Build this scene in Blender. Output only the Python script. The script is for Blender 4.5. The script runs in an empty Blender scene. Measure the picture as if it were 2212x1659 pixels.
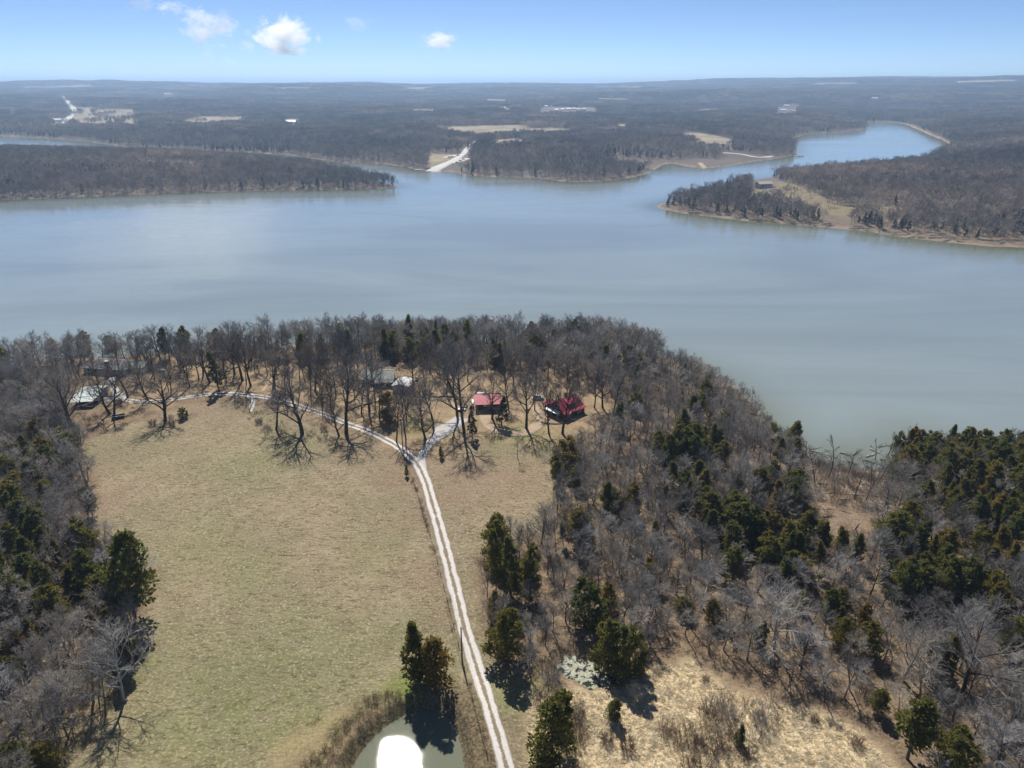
import bpy, math, random
import numpy as np
from math import radians, sin, cos, tan, atan, pi

SC = bpy.context.scene
COL = SC.collection
random.seed(11)
RNG = np.random.default_rng(11)

# ------------------------------------------------------------------ camera
PW, PH = 2212.0, 1659.0                 # picture coordinates the layout was measured in
FP = 1536.0                             # focal length in those pixels
PITCH = radians(22.92)
CZ = 100.0                              # eye height over the meadow
HAZE = 1.3e-4
ZW = -14.0                              # lake level
cam_d = bpy.data.cameras.new('camera')
cam_d.sensor_width = 36.0
cam_d.lens = FP / PW * 36.0
cam_d.clip_start = 0.5
cam_d.clip_end = 80000.0
cam = bpy.data.objects.new('camera', cam_d)
COL.objects.link(cam)
cam.location = (0, 0, CZ)
cam.rotation_euler = (pi / 2 - PITCH, 0, 0)
SC.camera = cam

# ------------------------------------------------------------------ light
SUN_EL, SUN_AZ = radians(50.5), radians(-12.5)      # azimuth from +Y, clockwise positive (towards +X)
world = bpy.data.worlds.new('World')
SC.world = world
world.use_nodes = True
wn = world.node_tree.nodes
wl = world.node_tree.links
sky = wn.new('ShaderNodeTexSky')
sky.sky_type = 'NISHITA'
sky.sun_disc = False
sky.sun_elevation = SUN_EL
sky.sun_rotation = SUN_AZ
sky.altitude = 300
sky.air_density = 0.45
sky.dust_density = 0.10
sky.ozone_density = 5.0
bg = wn['Background']
bg.inputs['Strength'].default_value = 0.092
wl.new(sky.outputs['Color'], bg.inputs['Color'])

sun_d = bpy.data.lights.new('sun', 'SUN')
sun_d.energy = 5.0
sun_d.angle = radians(0.53)
sun_d.color = (1.0, 0.95, 0.88)
sun = bpy.data.objects.new('sun', sun_d)
COL.objects.link(sun)
sun.rotation_euler = (pi / 2 - SUN_EL, 0, pi - SUN_AZ)   # checked below
from mathutils import Vector
SUN_DIR = Vector((sin(SUN_AZ) * cos(SUN_EL), cos(SUN_AZ) * cos(SUN_EL), sin(SUN_EL)))
sun.rotation_euler = SUN_DIR.to_track_quat('Z', 'Y').to_euler()

vs = SC.view_settings
vs.view_transform = 'Standard'
vs.look = 'None'
vs.exposure = 0.33
vs.gamma = 1.0
vs.use_curve_mapping = False

cy = SC.cycles
cy.max_bounces = 8
cy.diffuse_bounces = 2
cy.glossy_bounces = 3
cy.transmission_bounces = 3
cy.volume_bounces = 6
cy.transparent_max_bounces = 6
cy.use_denoising = True
cy.denoiser = 'OPENIMAGEDENOISE'
cy.use_adaptive_sampling = True
cy.adaptive_threshold = 0.015
cy.sample_clamp_indirect = 4.0
cy.volume_step_rate = 1.0
cy.volume_max_steps = 128

# ------------------------------------------------------------------ picture <-> place
FWD = np.array([0.0, cos(PITCH), -sin(PITCH)])
UPV = np.array([0.0, sin(PITCH), cos(PITCH)])

def ray(u, v):
    u = np.asarray(u, float); v = np.asarray(v, float)
    x = (u - PW / 2) / FP; y = (PH / 2 - v) / FP
    return np.stack([x, cos(PITCH) + y * sin(PITCH), -sin(PITCH) + y * cos(PITCH)], -1)

def at(u, v, z):
    d = ray(u, v)
    t = (np.asarray(z, float) - CZ) / np.minimum(d[..., 2], -1e-4)
    return np.stack([d[..., 0] * t, d[..., 1] * t, CZ + d[..., 2] * t], -1)

def project(p):
    p = np.asarray(p, float)
    q = p - np.array([0, 0, CZ])
    zc = q @ FWD; yc = q @ UPV
    return PW / 2 + FP * q[..., 0] / zc, PH / 2 - FP * yc / zc, zc

def rise(p, vtop):
    """height a thing standing at p must have for its top to show at picture row vtop"""
    q = np.asarray(p, float) - np.array([0, 0, CZ])
    zc = q @ FWD; yc = q @ UPV
    k = (PH / 2 - vtop) / FP
    return (k * zc - yc) / (cos(PITCH) + k * sin(PITCH))

# ------------------------------------------------------------------ noise
def _hash(ix, iy, seed):
    h = (ix.astype(np.int64) * 374761393 + iy.astype(np.int64) * 668265263 + seed * 974711) & 0xffffffff
    h = ((h ^ (h >> 13)) * 1274126177) & 0xffffffff
    h = (h ^ (h >> 16)) & 0xffff
    return h / 65535.0

def vnoise(x, y, seed=0):
    x = np.asarray(x, float); y = np.asarray(y, float)
    ix = np.floor(x); iy = np.floor(y)
    fx = x - ix; fy = y - iy
    fx = fx * fx * (3 - 2 * fx); fy = fy * fy * (3 - 2 * fy)
    a = _hash(ix, iy, seed); b = _hash(ix + 1, iy, seed)
    c = _hash(ix, iy + 1, seed); d = _hash(ix + 1, iy + 1, seed)
    return (a + (b - a) * fx) * (1 - fy) + (c + (d - c) * fx) * fy

def fbm(x, y, seed=0, octaves=4):
    s = 0; a = 0.5; n = 0
    for i in range(octaves):
        s = s + a * vnoise(x * 2 ** i, y * 2 ** i, seed + i * 17); n += a; a *= 0.5
    return s / n - 0.5

def sm(a, b, x):
    t = np.clip((np.asarray(x, float) - a) / (b - a), 0, 1)
    return t * t * (3 - 2 * t)

def inside(poly, x, y):
    poly = np.asarray(poly, float)
    x = np.asarray(x, float); y = np.asarray(y, float)
    r = np.zeros(np.broadcast(x, y).shape, bool)
    n = len(poly)
    for i in range(n):
        x0, y0 = poly[i][:2]; x1, y1 = poly[(i + 1) % n][:2]
        if y0 == y1: continue
        c = ((y0 > y) != (y1 > y)) & (x < (x1 - x0) * (y - y0) / (y1 - y0) + x0)
        r ^= c
    return r

def dist_poly(poly, x, y, closed=True):
    poly = np.asarray(poly, float)
    best = np.full(np.broadcast(x, y).shape, 1e18)
    n = len(poly)
    for i in range(n if closed else n - 1):
        x0, y0 = poly[i][:2]; x1, y1 = poly[(i + 1) % n][:2]
        dx, dy = x1 - x0, y1 - y0
        t = np.clip(((x - x0) * dx + (y - y0) * dy) / max(dx * dx + dy * dy, 1e-9), 0, 1)
        best = np.minimum(best, (x - x0 - t * dx) ** 2 + (y - y0 - t * dy) ** 2)
    return np.sqrt(best)

def sdist(poly, x, y):
    """distance to the outline, positive inside"""
    return dist_poly(poly, x, y) * np.where(inside(poly, x, y), 1, -1)

# ------------------------------------------------------------------ the lake's outline, read off the picture at water level
NEAR_SHORE = [(-900, 850), (-300, 815), (0, 790), (300, 765), (600, 745), (900, 738), (1150, 735), (1330, 742), (1450, 772),
              (1540, 806), (1600, 842), (1650, 885), (1690, 935), (1740, 962), (1800, 968), (1870, 972), (1930, 955),
              (1975, 940), (2060, 955), (2140, 968), (2212, 978), (2500, 1000), (3200, 1010)]
C_FRONT = [(3300, 600), (2700, 566), (2400, 548), (2212, 535), (2142, 533), (2060, 525), (1975, 516), (1900, 505), (1842, 497),
           (1780, 491), (1708, 485), (1620, 479), (1540, 469), (1475, 461), (1430, 452), (1414, 446)]
C_BACK = [(1425, 441), (1470, 428), (1540, 408), (1620, 390), (1700, 377), (1800, 368), (1900, 360), (1990, 348), (2048, 322)]
BAY = [(2052, 312), (2035, 302), (2008, 291), (1985, 280), (1962, 270), (1935, 265), (1908, 263), (1880, 264), (1858, 266),
       (1870, 270), (1876, 276), (1860, 281), (1825, 285), (1780, 287), (1741, 291), (1718, 297), (1715, 306), (1723, 324), (1722, 336)]
MAIN = [(1690, 341), (1625, 350), (1580, 358), (1528, 364), (1490, 361), (1475, 358), (1455, 353), (1437, 354), (1420, 364),
        (1404, 374), (1370, 383), (1337, 389), (1290, 393), (1237, 394), (1200, 391), (1180, 387), (1120, 384), (1060, 382), (1004, 379),
        (985, 372), (960, 371), (945, 370), (920, 370), (897, 366), (870, 361), (837, 355), (790, 352), (737, 352), (690, 345), (617, 334),
        (540, 330), (450, 327), (350, 324), (283, 319), (240, 313), (180, 305), (130, 300), (60, 296), (0, 293), (-200, 288), (-500, 284)]
A_BACK = [(-500, 322), (-200, 328), (0, 331), (200, 334), (400, 341), (560, 350), (660, 362), (740, 376), (800, 389), (850, 399)]
A_FRONT = [(869, 405), (820, 408), (740, 410), (650, 411), (560, 412), (430, 416), (300, 421), (200, 425), (100, 429), (0, 433), (-200, 446), (-900, 480)]
_uv = NEAR_SHORE + C_FRONT + C_BACK + BAY + MAIN + A_BACK + A_FRONT
LAKE = at(np.array([p[0] for p in _uv]), np.array([p[1] for p in _uv]), ZW)[:, :2]

def on_flat(pts, z=0.0):
    return at(np.array([p[0] for p in pts]), np.array([p[1] for p in pts]), z)[:, :2]

POND_Z = -1.2
POND = on_flat([(762, 1659), (775, 1632), (800, 1600), (835, 1568), (872, 1545), (910, 1533), (950, 1536), (975, 1556), (990, 1590),
                (999, 1630), (1004, 1672), (1000, 1720), (960, 1765), (890, 1780), (820, 1765), (772, 1715)], POND_Z)
SCUM_Z = -1.0
SCUM = on_flat([(1205, 1428), (1216, 1418), (1240, 1416), (1262, 1424), (1285, 1432), (1310, 1442), (1332, 1458), (1343, 1474),
                (1330, 1484), (1306, 1490), (1280, 1489), (1255, 1478), (1232, 1468), (1210, 1450)], SCUM_Z)

_q = []
for _i in range(len(SCUM)):
    for _t in (0.0, 0.25, 0.5, 0.75):
        _p = SCUM[_i] * (1 - _t) + SCUM[(_i + 1) % len(SCUM)] * _t
        _c = SCUM.mean(0); _q.append(_c + (_p - _c) * (1 + 0.55 * float(fbm(np.array([_p[0] / 1.3]), np.array([_p[1] / 1.3]), 88, 3)[0])))
SCUM = np.array(_q)

def height(x, y):
    """height of the ground and the signed distance to the lake (positive on land)"""
    sd = -sdist(LAKE, x, y)
    r = np.hypot(x, y)
    wob = fbm(x / 23.0, y / 23.0, 5, 3) * 7 * sm(4, 25, np.abs(sd))
    s = sd + wob
    # near shore: a bluff up to a plateau
    bank = 15 + 42 * sm(130, 330, x + 0.0) * 1.0
    near = ZW + 1.3 * sm(0, 5, s) + (12.7) * sm(2, 48 + 0 * bank, s)
    near = near + fbm(x / 60.0, y / 60.0, 9, 4) * 2.6 * sm(10, 60, s) + fbm(x / 9.0, y / 9.0, 3, 3) * 0.35 * sm(3, 20, s)
    near = near - 3.5 * np.exp(-(((x - 115) / 34.0) ** 2 + ((y - 190) / 40.0) ** 2))          # the draw behind the cove
    # far land: low bank, then wooded hills
    hill = fbm(x / 900.0, y / 900.0, 21, 5)
    far = ZW + 2.2 * sm(0, 14, s) + sm(5, 160, s) * (9 + 16 * (fbm(x / 260.0, y / 260.0, 33, 4) + 0.15))
    far = far + sm(250, 1500, s) * (26 * (hill + 0.25)) + sm(1500, 4500, r) * 14
    az = np.arctan2(x, y)
    ridge = 66 + 34 * fbm(az * 4.0, r / 4200.0, 41, 4) * 2 + 52 * sm(0.05, 0.5, az) + 6 * sm(-0.1, -0.6, az)
    far = far + sm(2800, 8600, r) * ridge - sm(9300, 14000, r) * 40
    far = far + sm(1900, 4200, r) * (1 - sm(7500, 9000, r)) * fbm(x / 1300.0, y / 800.0, 51, 4) * 85
    far = np.minimum(far, 150 + 0.15 * (far - 150))* 1.0
    # right-hand peninsula climbs away from its shore
    pc = sm(260, 900, x) * sm(520, 900, y) * (1 - sm(1500, 2300, y))
    far = far + pc * sm(40, 520, s) * 26
    w = sm(440, 500, y + 0.0 * x)
    h = near * (1 - w) + far * w
    h = np.where(s < 0, ZW - 0.25 * np.minimum(-s, 12) - 0.15, h)
    # ponds
    for poly, z, dep, bermw, bermh in ((POND, POND_Z, 1.1, 5.0, 1.1), (SCUM, SCUM_Z, 0.8, 3.0, 0.4)):
        c = poly.mean(0)
        m = np.hypot(x - c[0], y - c[1]) < 60
        if m.any():
            d = sdist(poly, x[m], y[m])
            hm = h[m]
            base = hm
            outer = z + 0.05 + sm(0, 2.2, -d) * (bermh + 0.9)
            k = sm(3.0, 12.0, -d)
            hm = outer * (1 - k) + base * k
            hm = np.where(d > 0, z - 0.12 - dep * sm(0, 3, d), hm)
            h[m] = hm
    return h, sd

# ------------------------------------------------------------------ the ground sheet: a fan of cells that grow with distance
NA, NR = 760, 560
AZ0, AZ1 = radians(-64), radians(64)
R0, R1 = 30.0, 24000.0
az = np.linspace(AZ0, AZ1, NA)
lr = np.linspace(math.log(R0), math.log(R1), NR)
RR = np.exp(lr)
GX = np.sin(az)[None, :] * RR[:, None]
GY = np.cos(az)[None, :] * RR[:, None]
GZ, GSD = height(GX.ravel().copy(), GY.ravel().copy())
GZ = GZ.reshape(NR, NA); GSD = GSD.reshape(NR, NA)

def lookup(field, x, y):
    x = np.asarray(x, float); y = np.asarray(y, float)
    a = (np.arctan2(x, y) - AZ0) / (AZ1 - AZ0) * (NA - 1)
    r = (np.log(np.maximum(np.hypot(x, y), R0)) - lr[0]) / (lr[-1] - lr[0]) * (NR - 1)
    a = np.clip(a, 0, NA - 1.001); r = np.clip(r, 0, NR - 1.001)
    ia = a.astype(int); ir = r.astype(int); fa = a - ia; fr = r - ir
    return ((field[ir, ia] * (1 - fa) + field[ir, ia + 1] * fa) * (1 - fr) +
            (field[ir + 1, ia] * (1 - fa) + field[ir + 1, ia + 1] * fa) * fr)

def gz(x, y): return lookup(GZ, x, y)

def gp(u, v):
    """the point of the ground seen at picture position (u, v)"""
    u = np.atleast_1d(np.asarray(u, float)); v = np.atleast_1d(np.asarray(v, float))
    d = ray(u, v)
    t = np.full(u.shape, 40.0)
    p = np.zeros(u.shape + (3,))
    done = np.zeros(u.shape, bool)
    while True:
        q = np.array([0, 0, CZ]) + d * t[..., None]
        below = q[..., 2] <= gz(q[..., 0], q[..., 1])
        done |= below | (t > 22000)
        if done.all(): break
        t = np.where(done, t, t * 1.01 + 0.2)
    lo = (t - 0.2) / 1.01; hi = t.copy()
    for _ in range(24):
        m = (lo + hi) / 2
        q = np.array([0, 0, CZ]) + d * m[..., None]
        b = q[..., 2] <= gz(q[..., 0], q[..., 1])
        hi = np.where(b, m, hi); lo = np.where(b, lo, m)
    q = np.array([0, 0, CZ]) + d * hi[..., None]
    q[..., 2] = gz(q[..., 0], q[..., 1])
    return q

def gpoly(pts): return gp([p[0] for p in pts], [p[1] for p in pts])[:, :2]
def g1(u, v): return gp(u, v)[0]

# ------------------------------------------------------------------ materials
def mat(name):
    m = bpy.data.materials.new(name); m.use_nodes = True
    nt = m.node_tree
    b = nt.nodes['Principled BSDF']
    return m, nt, b

class NT:
    def __init__(self, nt): self.nt = nt; self.n = nt.nodes; self.l = nt.links
    def node(self, t, **kw):
        n = self.n.new(t)
        for k, v in kw.items(): setattr(n, k, v)
        return n
    def link(self, a, b): self.l.new(a, b)
    def coord(self, out='Object'): return self.node('ShaderNodeTexCoord').outputs[out]
    def pos(self): return self.node('ShaderNodeNewGeometry').outputs['Position']
    def noise(self, scale, detail=4, rough=0.55, vec=None, dist=0.0):
        n = self.node('ShaderNodeTexNoise'); n.inputs['Scale'].default_value = scale
        n.inputs['Detail'].default_value = detail; n.inputs['Roughness'].default_value = rough
        n.inputs['Distortion'].default_value = dist
        if vec is not None: self.link(vec, n.inputs['Vector'])
        return n.outputs['Fac']
    def ramp(self, fac, stops):
        n = self.node('ShaderNodeValToRGB'); e = n.color_ramp.elements
        while len(e) < len(stops): e.new(0.5)
        for el, (p, c) in zip(e, stops):
            el.position = p; el.color = (c, c, c, 1) if not hasattr(c, '__len__') else (*c, 1)
        self.link(fac, n.inputs['Fac']); return n.outputs['Color']
    def mix(self, fac, a, b, kind='MIX'):
        n = self.node('ShaderNodeMix', data_type='RGBA', blend_type=kind)
        for i, s in (('Factor', fac), ('A', a), ('B', b)):
            inp = [q for q in n.inputs if q.name == i and (q.type == 'RGBA' if i != 'Factor' else q.type == 'VALUE')][0]
            if hasattr(s, 'links'): self.link(s, inp)
            elif hasattr(s, '__len__'): inp.default_value = (*s[:3], 1)
            else: inp.default_value = s
        return [o for o in n.outputs if o.type == 'RGBA'][0]
    def math(self, op, a, b=None, clamp=False):
        n = self.node('ShaderNodeMath', operation=op, use_clamp=clamp)
        for i, s in enumerate((a, b)):
            if s is None: continue
            if hasattr(s, 'links'): self.link(s, n.inputs[i])
            else: n.inputs[i].default_value = s
        return n.outputs[0]
    def attr(self, name): return self.node('ShaderNodeAttribute', attribute_name=name).outputs['Fac']
    def scaled(self, v, s):
        n = self.node('ShaderNodeVectorMath', operation='MULTIPLY'); self.link(v, n.inputs[0]); n.inputs[1].default_value = s
        return n.outputs[0]
    def bump(self, h, strength, dist):
        n = self.node('ShaderNodeBump'); n.inputs['Strength'].default_value = strength; n.inputs['Distance'].default_value = dist
        self.link(h, n.inputs['Height']); return n.outputs['Normal']

def simple_mat(name, color, rough=0.8, vary=0.25, scale=3.0, metallic=0.0, spec=0.3, bump=0.0, obj_random=0.0):
    m, nt, b = mat(name); T = NT(nt)
    n = T.noise(scale, 4, 0.6, T.coord('Object'))
    lo = tuple(c * (1 - vary) for c in color); hi = tuple(min(1, c * (1 + vary)) for c in color)
    col = T.ramp(n, [(0.3, lo), (0.7, hi)])
    if obj_random:
        oi = T.node('ShaderNodeObjectInfo')
        f = T.math('MULTIPLY_ADD', oi.outputs['Random'], 2 * obj_random)
        f.node.inputs[2].default_value = 1 - obj_random
        col = T.mix(1.0, col, f, 'MULTIPLY')
    T.link(col, b.inputs['Base Color'])
    b.inputs['Roughness'].default_value = rough
    b.inputs['Metallic'].default_value = metallic
    b.inputs['Specular IOR Level'].default_value = spec
    if bump:
        T.link(T.bump(n, bump, 0.05), b.inputs['Normal'])
    return m

# ------------------------------------------------------------------ mesh helpers
def mesh_from(name, verts, faces):
    me = bpy.data.meshes.new(name)
    verts = np.asarray(verts, np.float32)
    if isinstance(faces, np.ndarray):
        k = faces.shape[1]
        me.vertices.add(len(verts)); me.vertices.foreach_set('co', verts.ravel())
        me.loops.add(faces.size); me.loops.foreach_set('vertex_index', faces.astype(np.int32).ravel())
        me.polygons.add(len(faces)); me.polygons.foreach_set('loop_start', np.arange(0, faces.size, k, dtype=np.int32))
        me.update(calc_edges=True)
    else:
        me.from_pydata([tuple(map(float, v)) for v in verts], [], faces); me.update()
    return me

def link(name, me, material=None, parent=None, loc=None, smooth=False):
    o = bpy.data.objects.new(name, me)
    COL.objects.link(o)
    if material is not None and me is not None and not me.materials: me.materials.append(material)
    if parent is not None: o.parent = parent
    if loc is not None: o.location = loc
    if smooth: me.polygons.foreach_set('use_smooth', np.ones(len(me.polygons), bool))
    return o

def tag(o, label=None, cat=None, group=None, kind=None):
    if label: o['label'] = label
    if cat: o['category'] = cat
    if group: o['group'] = group
    if kind: o['kind'] = kind
    return o

def empty(name, loc, rz=0.0, scale=1.0):
    o = bpy.data.objects.new(name, None); COL.objects.link(o)
    o.location = loc; o.rotation_euler = (0, 0, rz); o.scale = (scale,) * 3
    o.empty_display_size = 0.2
    return o

class MB:
    """collects boxes, slabs and bars into one mesh"""
    def __init__(self): self.v = []; self.f = []
    def poly(self, pts, faces):
        k = len(self.v); self.v += [tuple(p) for p in pts]; self.f += [tuple(i + k for i in f) for f in faces]; return self
    def box(self, x0, x1, y0, y1, z0, z1):
        p = [(x, y, z) for z in (z0, z1) for x, y in ((x0, y0), (x1, y0), (x1, y1), (x0, y1))]
        return self.poly(p, [(3, 2, 1, 0), (4, 5, 6, 7), (0, 1, 5, 4), (1, 2, 6, 5), (2, 3, 7, 6), (3, 0, 4, 7)])
    def slab(self, quad, t):
        """a plate of thickness t under a 3- or 4-sided outline"""
        n = len(quad)
        a = np.array(quad, float)
        nn = np.cross(a[1] - a[0], a[2] - a[0]); nn /= np.linalg.norm(nn)
        if nn[2] < 0: a = a[::-1]; nn = -nn
        b = a - nn * t
        return self.poly(list(a) + list(b), [tuple(range(n)), tuple(range(2 * n - 1, n - 1, -1))] + [(j, i, i + n, j + n) for i, j in ((i, (i + 1) % n) for i in range(n))])
    def bar(self, p, q, r0, r1=None, n=6):
        r1 = r0 if r1 is None else r1
        p = np.array(p, float); q = np.array(q, float); d = q - p; d /= max(np.linalg.norm(d), 1e-9)
        a = np.cross(d, (0, 0, 1) if abs(d[2]) < 0.9 else (1, 0, 0)); a /= np.linalg.norm(a); b = np.cross(d, a)
        ring = lambda c, r: [c + r * (cos(2 * pi * i / n) * a + sin(2 * pi * i / n) * b) for i in range(n)]
        return self.poly(ring(p, r0) + ring(q, r1), [tuple(range(n - 1, -1, -1)), tuple(range(n, 2 * n))] + [(i, (i + 1) % n, n + (i + 1) % n, n + i) for i in range(n)])
    def build(self, name, material, parent=None, smooth=False):
        return link(name, mesh_from(name, self.v, self.f), material, parent, smooth=smooth)

def tubes(P0, P1, A0, A1, n=3):
    """many tapered prisms at once -> verts, quads"""
    P0 = np.asarray(P0, float); P1 = np.asarray(P1, float); A0 = np.asarray(A0, float); A1 = np.asarray(A1, float)
    d = P1 - P0; L = np.linalg.norm(d, axis=1, keepdims=True); d = d / np.maximum(L, 1e-9)
    ref = np.where(np.abs(d[:, 2:3]) < 0.9, np.array([[0, 0, 1.0]]), np.array([[1.0, 0, 0]]))
    a = np.cross(d, ref); a /= np.maximum(np.linalg.norm(a, axis=1, keepdims=True), 1e-9); b = np.cross(d, a)
    V = []
    for P, A in ((P0, A0), (P1, A1)):
        for i in range(n):
            t = 2 * pi * i / n
            V.append(P + A[:, None] * (cos(t) * a + sin(t) * b))
    V = np.stack(V, 1).reshape(-1, 3)
    k = np.arange(len(P0))[:, None] * (2 * n)
    F = np.concatenate([k + np.array([[i, (i + 1) % n, n + (i + 1) % n, n + i]]) for i in range(n)], 0)
    return V, F

def strip(name, pts, width, material, lift=0.07, cols=5, kind='structure', wfun=None, step=1.5, wob=0.0):
    """a road laid on the ground: pts are ground points, resampled; u runs across"""
    pts = np.asarray(pts, float)[:, :2]
    # Catmull-Rom through the points
    P = np.vstack([2 * pts[0] - pts[1], pts, 2 * pts[-1] - pts[-2]])
    out = []
    for i in range(1, len(P) - 2):
        n = max(3, int(np.linalg.norm(P[i + 1] - P[i]) / step))
        for t in np.linspace(0, 1, n, endpoint=False):
            a, b, c, d = P[i - 1], P[i], P[i + 1], P[i + 2]
            out.append(0.5 * ((2 * b) + (-a + c) * t + (2 * a - 5 * b + 4 * c - d) * t * t + (-a + 3 * b - 3 * c + d) * t ** 3))
    out.append(pts[-1]); out = np.array(out)
    tng = np.gradient(out, axis=0); tng /= np.linalg.norm(tng, axis=1, keepdims=True)
    nrm = np.stack([tng[:, 1], -tng[:, 0]], 1)
    n = len(out); s = np.linspace(-1, 1, cols)
    w = np.full(n, width) if wfun is None else np.array([wfun(t) for t in np.linspace(0, 1, n)])
    e = 1 + wob * (fbm(np.arange(n) * 0.31, np.zeros(n), 77, 3)[:, None]) * 2
    XY = out[:, None, :] + nrm[:, None, :] * (s[None, :, None] * (w[:, None] * e / 2)[:, :, None])
    Z = gz(XY[..., 0], XY[..., 1]) + lift * (1 - 0.75 * np.abs(s)[None, :] ** 4)
    # edges dip into the ground so no gap shows
    V = np.concatenate([XY, Z[..., None]], 2)
    skirtL = V[:, :1].copy(); skirtL[..., :2] -= nrm[:, None] * 0.15; skirtL[..., 2] -= 0.35
    skirtR = V[:, -1:].copy(); skirtR[..., :2] += nrm[:, None] * 0.15; skirtR[..., 2] -= 0.35
    V = np.concatenate([skirtL, V, skirtR], 1)
    m = V.shape[1]
    idx = np.arange(n * m).reshape(n, m)
    F = np.stack([idx[:-1, :-1], idx[:-1, 1:], idx[1:, 1:], idx[1:, :-1]], -1).reshape(-1, 4)
    me = mesh_from(name, V.reshape(-1, 3), F)
    o = link(name, me, material, smooth=True)
    across = np.tile(np.concatenate([[-1.0], s, [1.0]]), n)
    at_ = me.attributes.new('across', 'FLOAT', 'POINT'); at_.data.foreach_set('value', across.astype(np.float32))
    tag(o, kind=kind)
    return o

# ------------------------------------------------------------------ zones of the ground
MEADOW = gpoly([(185, 985), (200, 945), (240, 925), (320, 905), (420, 872), (500, 864), (545, 872), (600, 890), (700, 920), (790, 955), (860, 990),
                (890, 1010), (905, 1040), (940, 1150), (975, 1280), (1010, 1420), (1060, 1560), (1095, 1720), (1120, 2000), (-100, 2100), (100, 1700),
                (150, 1620), (300, 1480), (325, 1400), (300, 1350), (330, 1280), (330, 1230), (225, 1160), (210, 1080)])
MEADOW2 = gpoly([(915, 1010), (930, 990), (1000, 965), (1100, 958), (1200, 975), (1200, 1060), (1160, 1150), (1020, 1200), (1030, 1300), (1055, 1400),
                 (1100, 1480), (1125, 1560), (1135, 1720), (1140, 2000), (1100, 2000), (1090, 1720), (1055, 1560), (1000, 1300), (940, 1100)])
YARD = gpoly([(215, 880), (330, 800), (360, 765), (560, 775), (800, 800), (1000, 795), (1290, 830), (1330, 870), (1260, 960), (1190, 985), (930, 1000),
              (860, 985), (790, 945), (600, 880), (540, 862), (430, 858), (300, 890), (230, 940)])
STRAW = gpoly([(1138, 1500), (1210, 1495), (1340, 1492), (1400, 1440), (1500, 1430), (1575, 1495), (1700, 1525), (1850, 1570), (1930, 1660), (1960, 1900),
               (1140, 2000)])
SPOIL = gpoly([(570, 1680), (590, 1610), (660, 1565), (760, 1520), (830, 1490), (880, 1500), (890, 1530), (800, 1580), (755, 1660), (740, 1760), (600, 1800)])
GREENS = [((872, 1480), 4.0, 1.4), ((640, 1555), 11.0, 0.55), ((860, 1540), 5.0, 0.4), ((1130, 938), 7.0, 0.8), ((1085, 948), 6.0, 0.45), ((1190, 955), 6, 0.5),
          ((905, 920), 6, 0.6), ((300, 1440), 9, 0.6), ((540, 1245), 10, 0.35), ((800, 1210), 9, 0.3), ((420, 1190), 14, 0.3), ((1110, 1500), 6, 0.5),
          ((940, 940), 5, 0.5), ((1270, 1100), 12, 0.2), ((700, 1450), 20, 0.35), ((450, 1560), 22, 0.45), ((520, 1000), 14, 0.25)]
MUD = gpoly([(1700, 975), (1800, 990), (1930, 970), (1920, 1060), (1880, 1180), (1800, 1190), (1740, 1090)])

FIELD_UV = [[(163, 231), (297, 237), (302, 269), (230, 268), (157, 264)], [(327, 242), (368, 251), (350, 257)],
            [(383, 264), (433, 251), (533, 252), (543, 257), (467, 264)], [(910, 272), (1000, 273), (1137, 270), (1137, 280), (1060, 290), (1030, 292), (970, 279)],
            [(1137, 276), (1260, 277), (1204, 283), (1140, 282)], [(1324, 267), (1370, 271), (1354, 276), (1327, 274)],
            [(1057, 308), (1075, 302), (1127, 299), (1130, 305), (1090, 310), (1062, 318)],
            [(1455, 285), (1508, 287), (1585, 301), (1582, 311), (1525, 311), (1480, 296)], [(880, 236), (950, 236), (945, 240), (885, 240)],
            [(1287, 211), (1360, 214), (1345, 217), (1287, 214)], [(15, 243), (40, 242), (38, 247), (18, 248)],
            [(930, 331), (978, 333), (985, 341), (960, 356), (930, 360), (922, 352)],
            [(385, 236), (410, 236), (410, 240), (386, 240)], [(330, 221), (372, 203), (375, 206), (340, 224)],
            [(40, 187), (200, 184), (205, 188), (45, 191)], [(560, 189), (700, 188), (700, 190), (560, 191)], [(1750, 180), (1860, 178), (1860, 181), (1750, 183)],
            [(2050, 176), (2190, 172), (2200, 175), (2060, 179)], [(1280, 188), (1400, 187), (1390, 190), (1280, 190)], [(860, 189), (930, 189), (930, 192), (860, 192)],
            [(1500, 236), (1560, 236), (1560, 239), (1500, 239)], [(1045, 214), (1100, 215), (1090, 219), (1045, 218)]]
LAWN_UV = [[(1678, 392), (1712, 396), (1760, 418), (1800, 440), (1850, 447), (1835, 468), (1815, 467), (1790, 462), (1745, 440), (1700, 430), (1680, 412)],
           [(1850, 440), (1945, 446), (1960, 456), (1900, 458)], [(1632, 408), (1660, 414), (1640, 425), (1620, 418)]]
FIELDS = [gpoly(p) for p in FIELD_UV]
LAWNS = [gpoly(p) for p in LAWN_UV]

fx, fy = GX.ravel(), GY.ravel()
def zone(poly, soft, jit=0.0):
    b0 = poly.min(0) - soft * 3; b1 = poly.max(0) + soft * 3
    m = (fx > b0[0]) & (fx < b1[0]) & (fy > b0[1]) & (fy < b1[1])
    out = np.zeros(fx.shape)
    if m.any():
        d = sdist(poly, fx[m], fy[m])
        if jit: d = d + fbm(fx[m] / (soft * 2.2), fy[m] / (soft * 2.2), 61, 3) * jit
        out[m] = sm(-soft, soft, d)
    return out
near_land = (1 - sm(430, 470, fy))
Z = {}
Z['grass'] = np.maximum(zone(MEADOW, 2.5, 5.0), zone(MEADOW2, 2.0, 4.0)) * near_land
Z['yard'] = zone(YARD, 4.0, 6.0) * near_land * (1 - Z['grass'])
Z['straw'] = zone(STRAW, 2.5, 5.0) * near_land
Z['spoil'] = zone(SPOIL, 2.0, 5.0)
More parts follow.
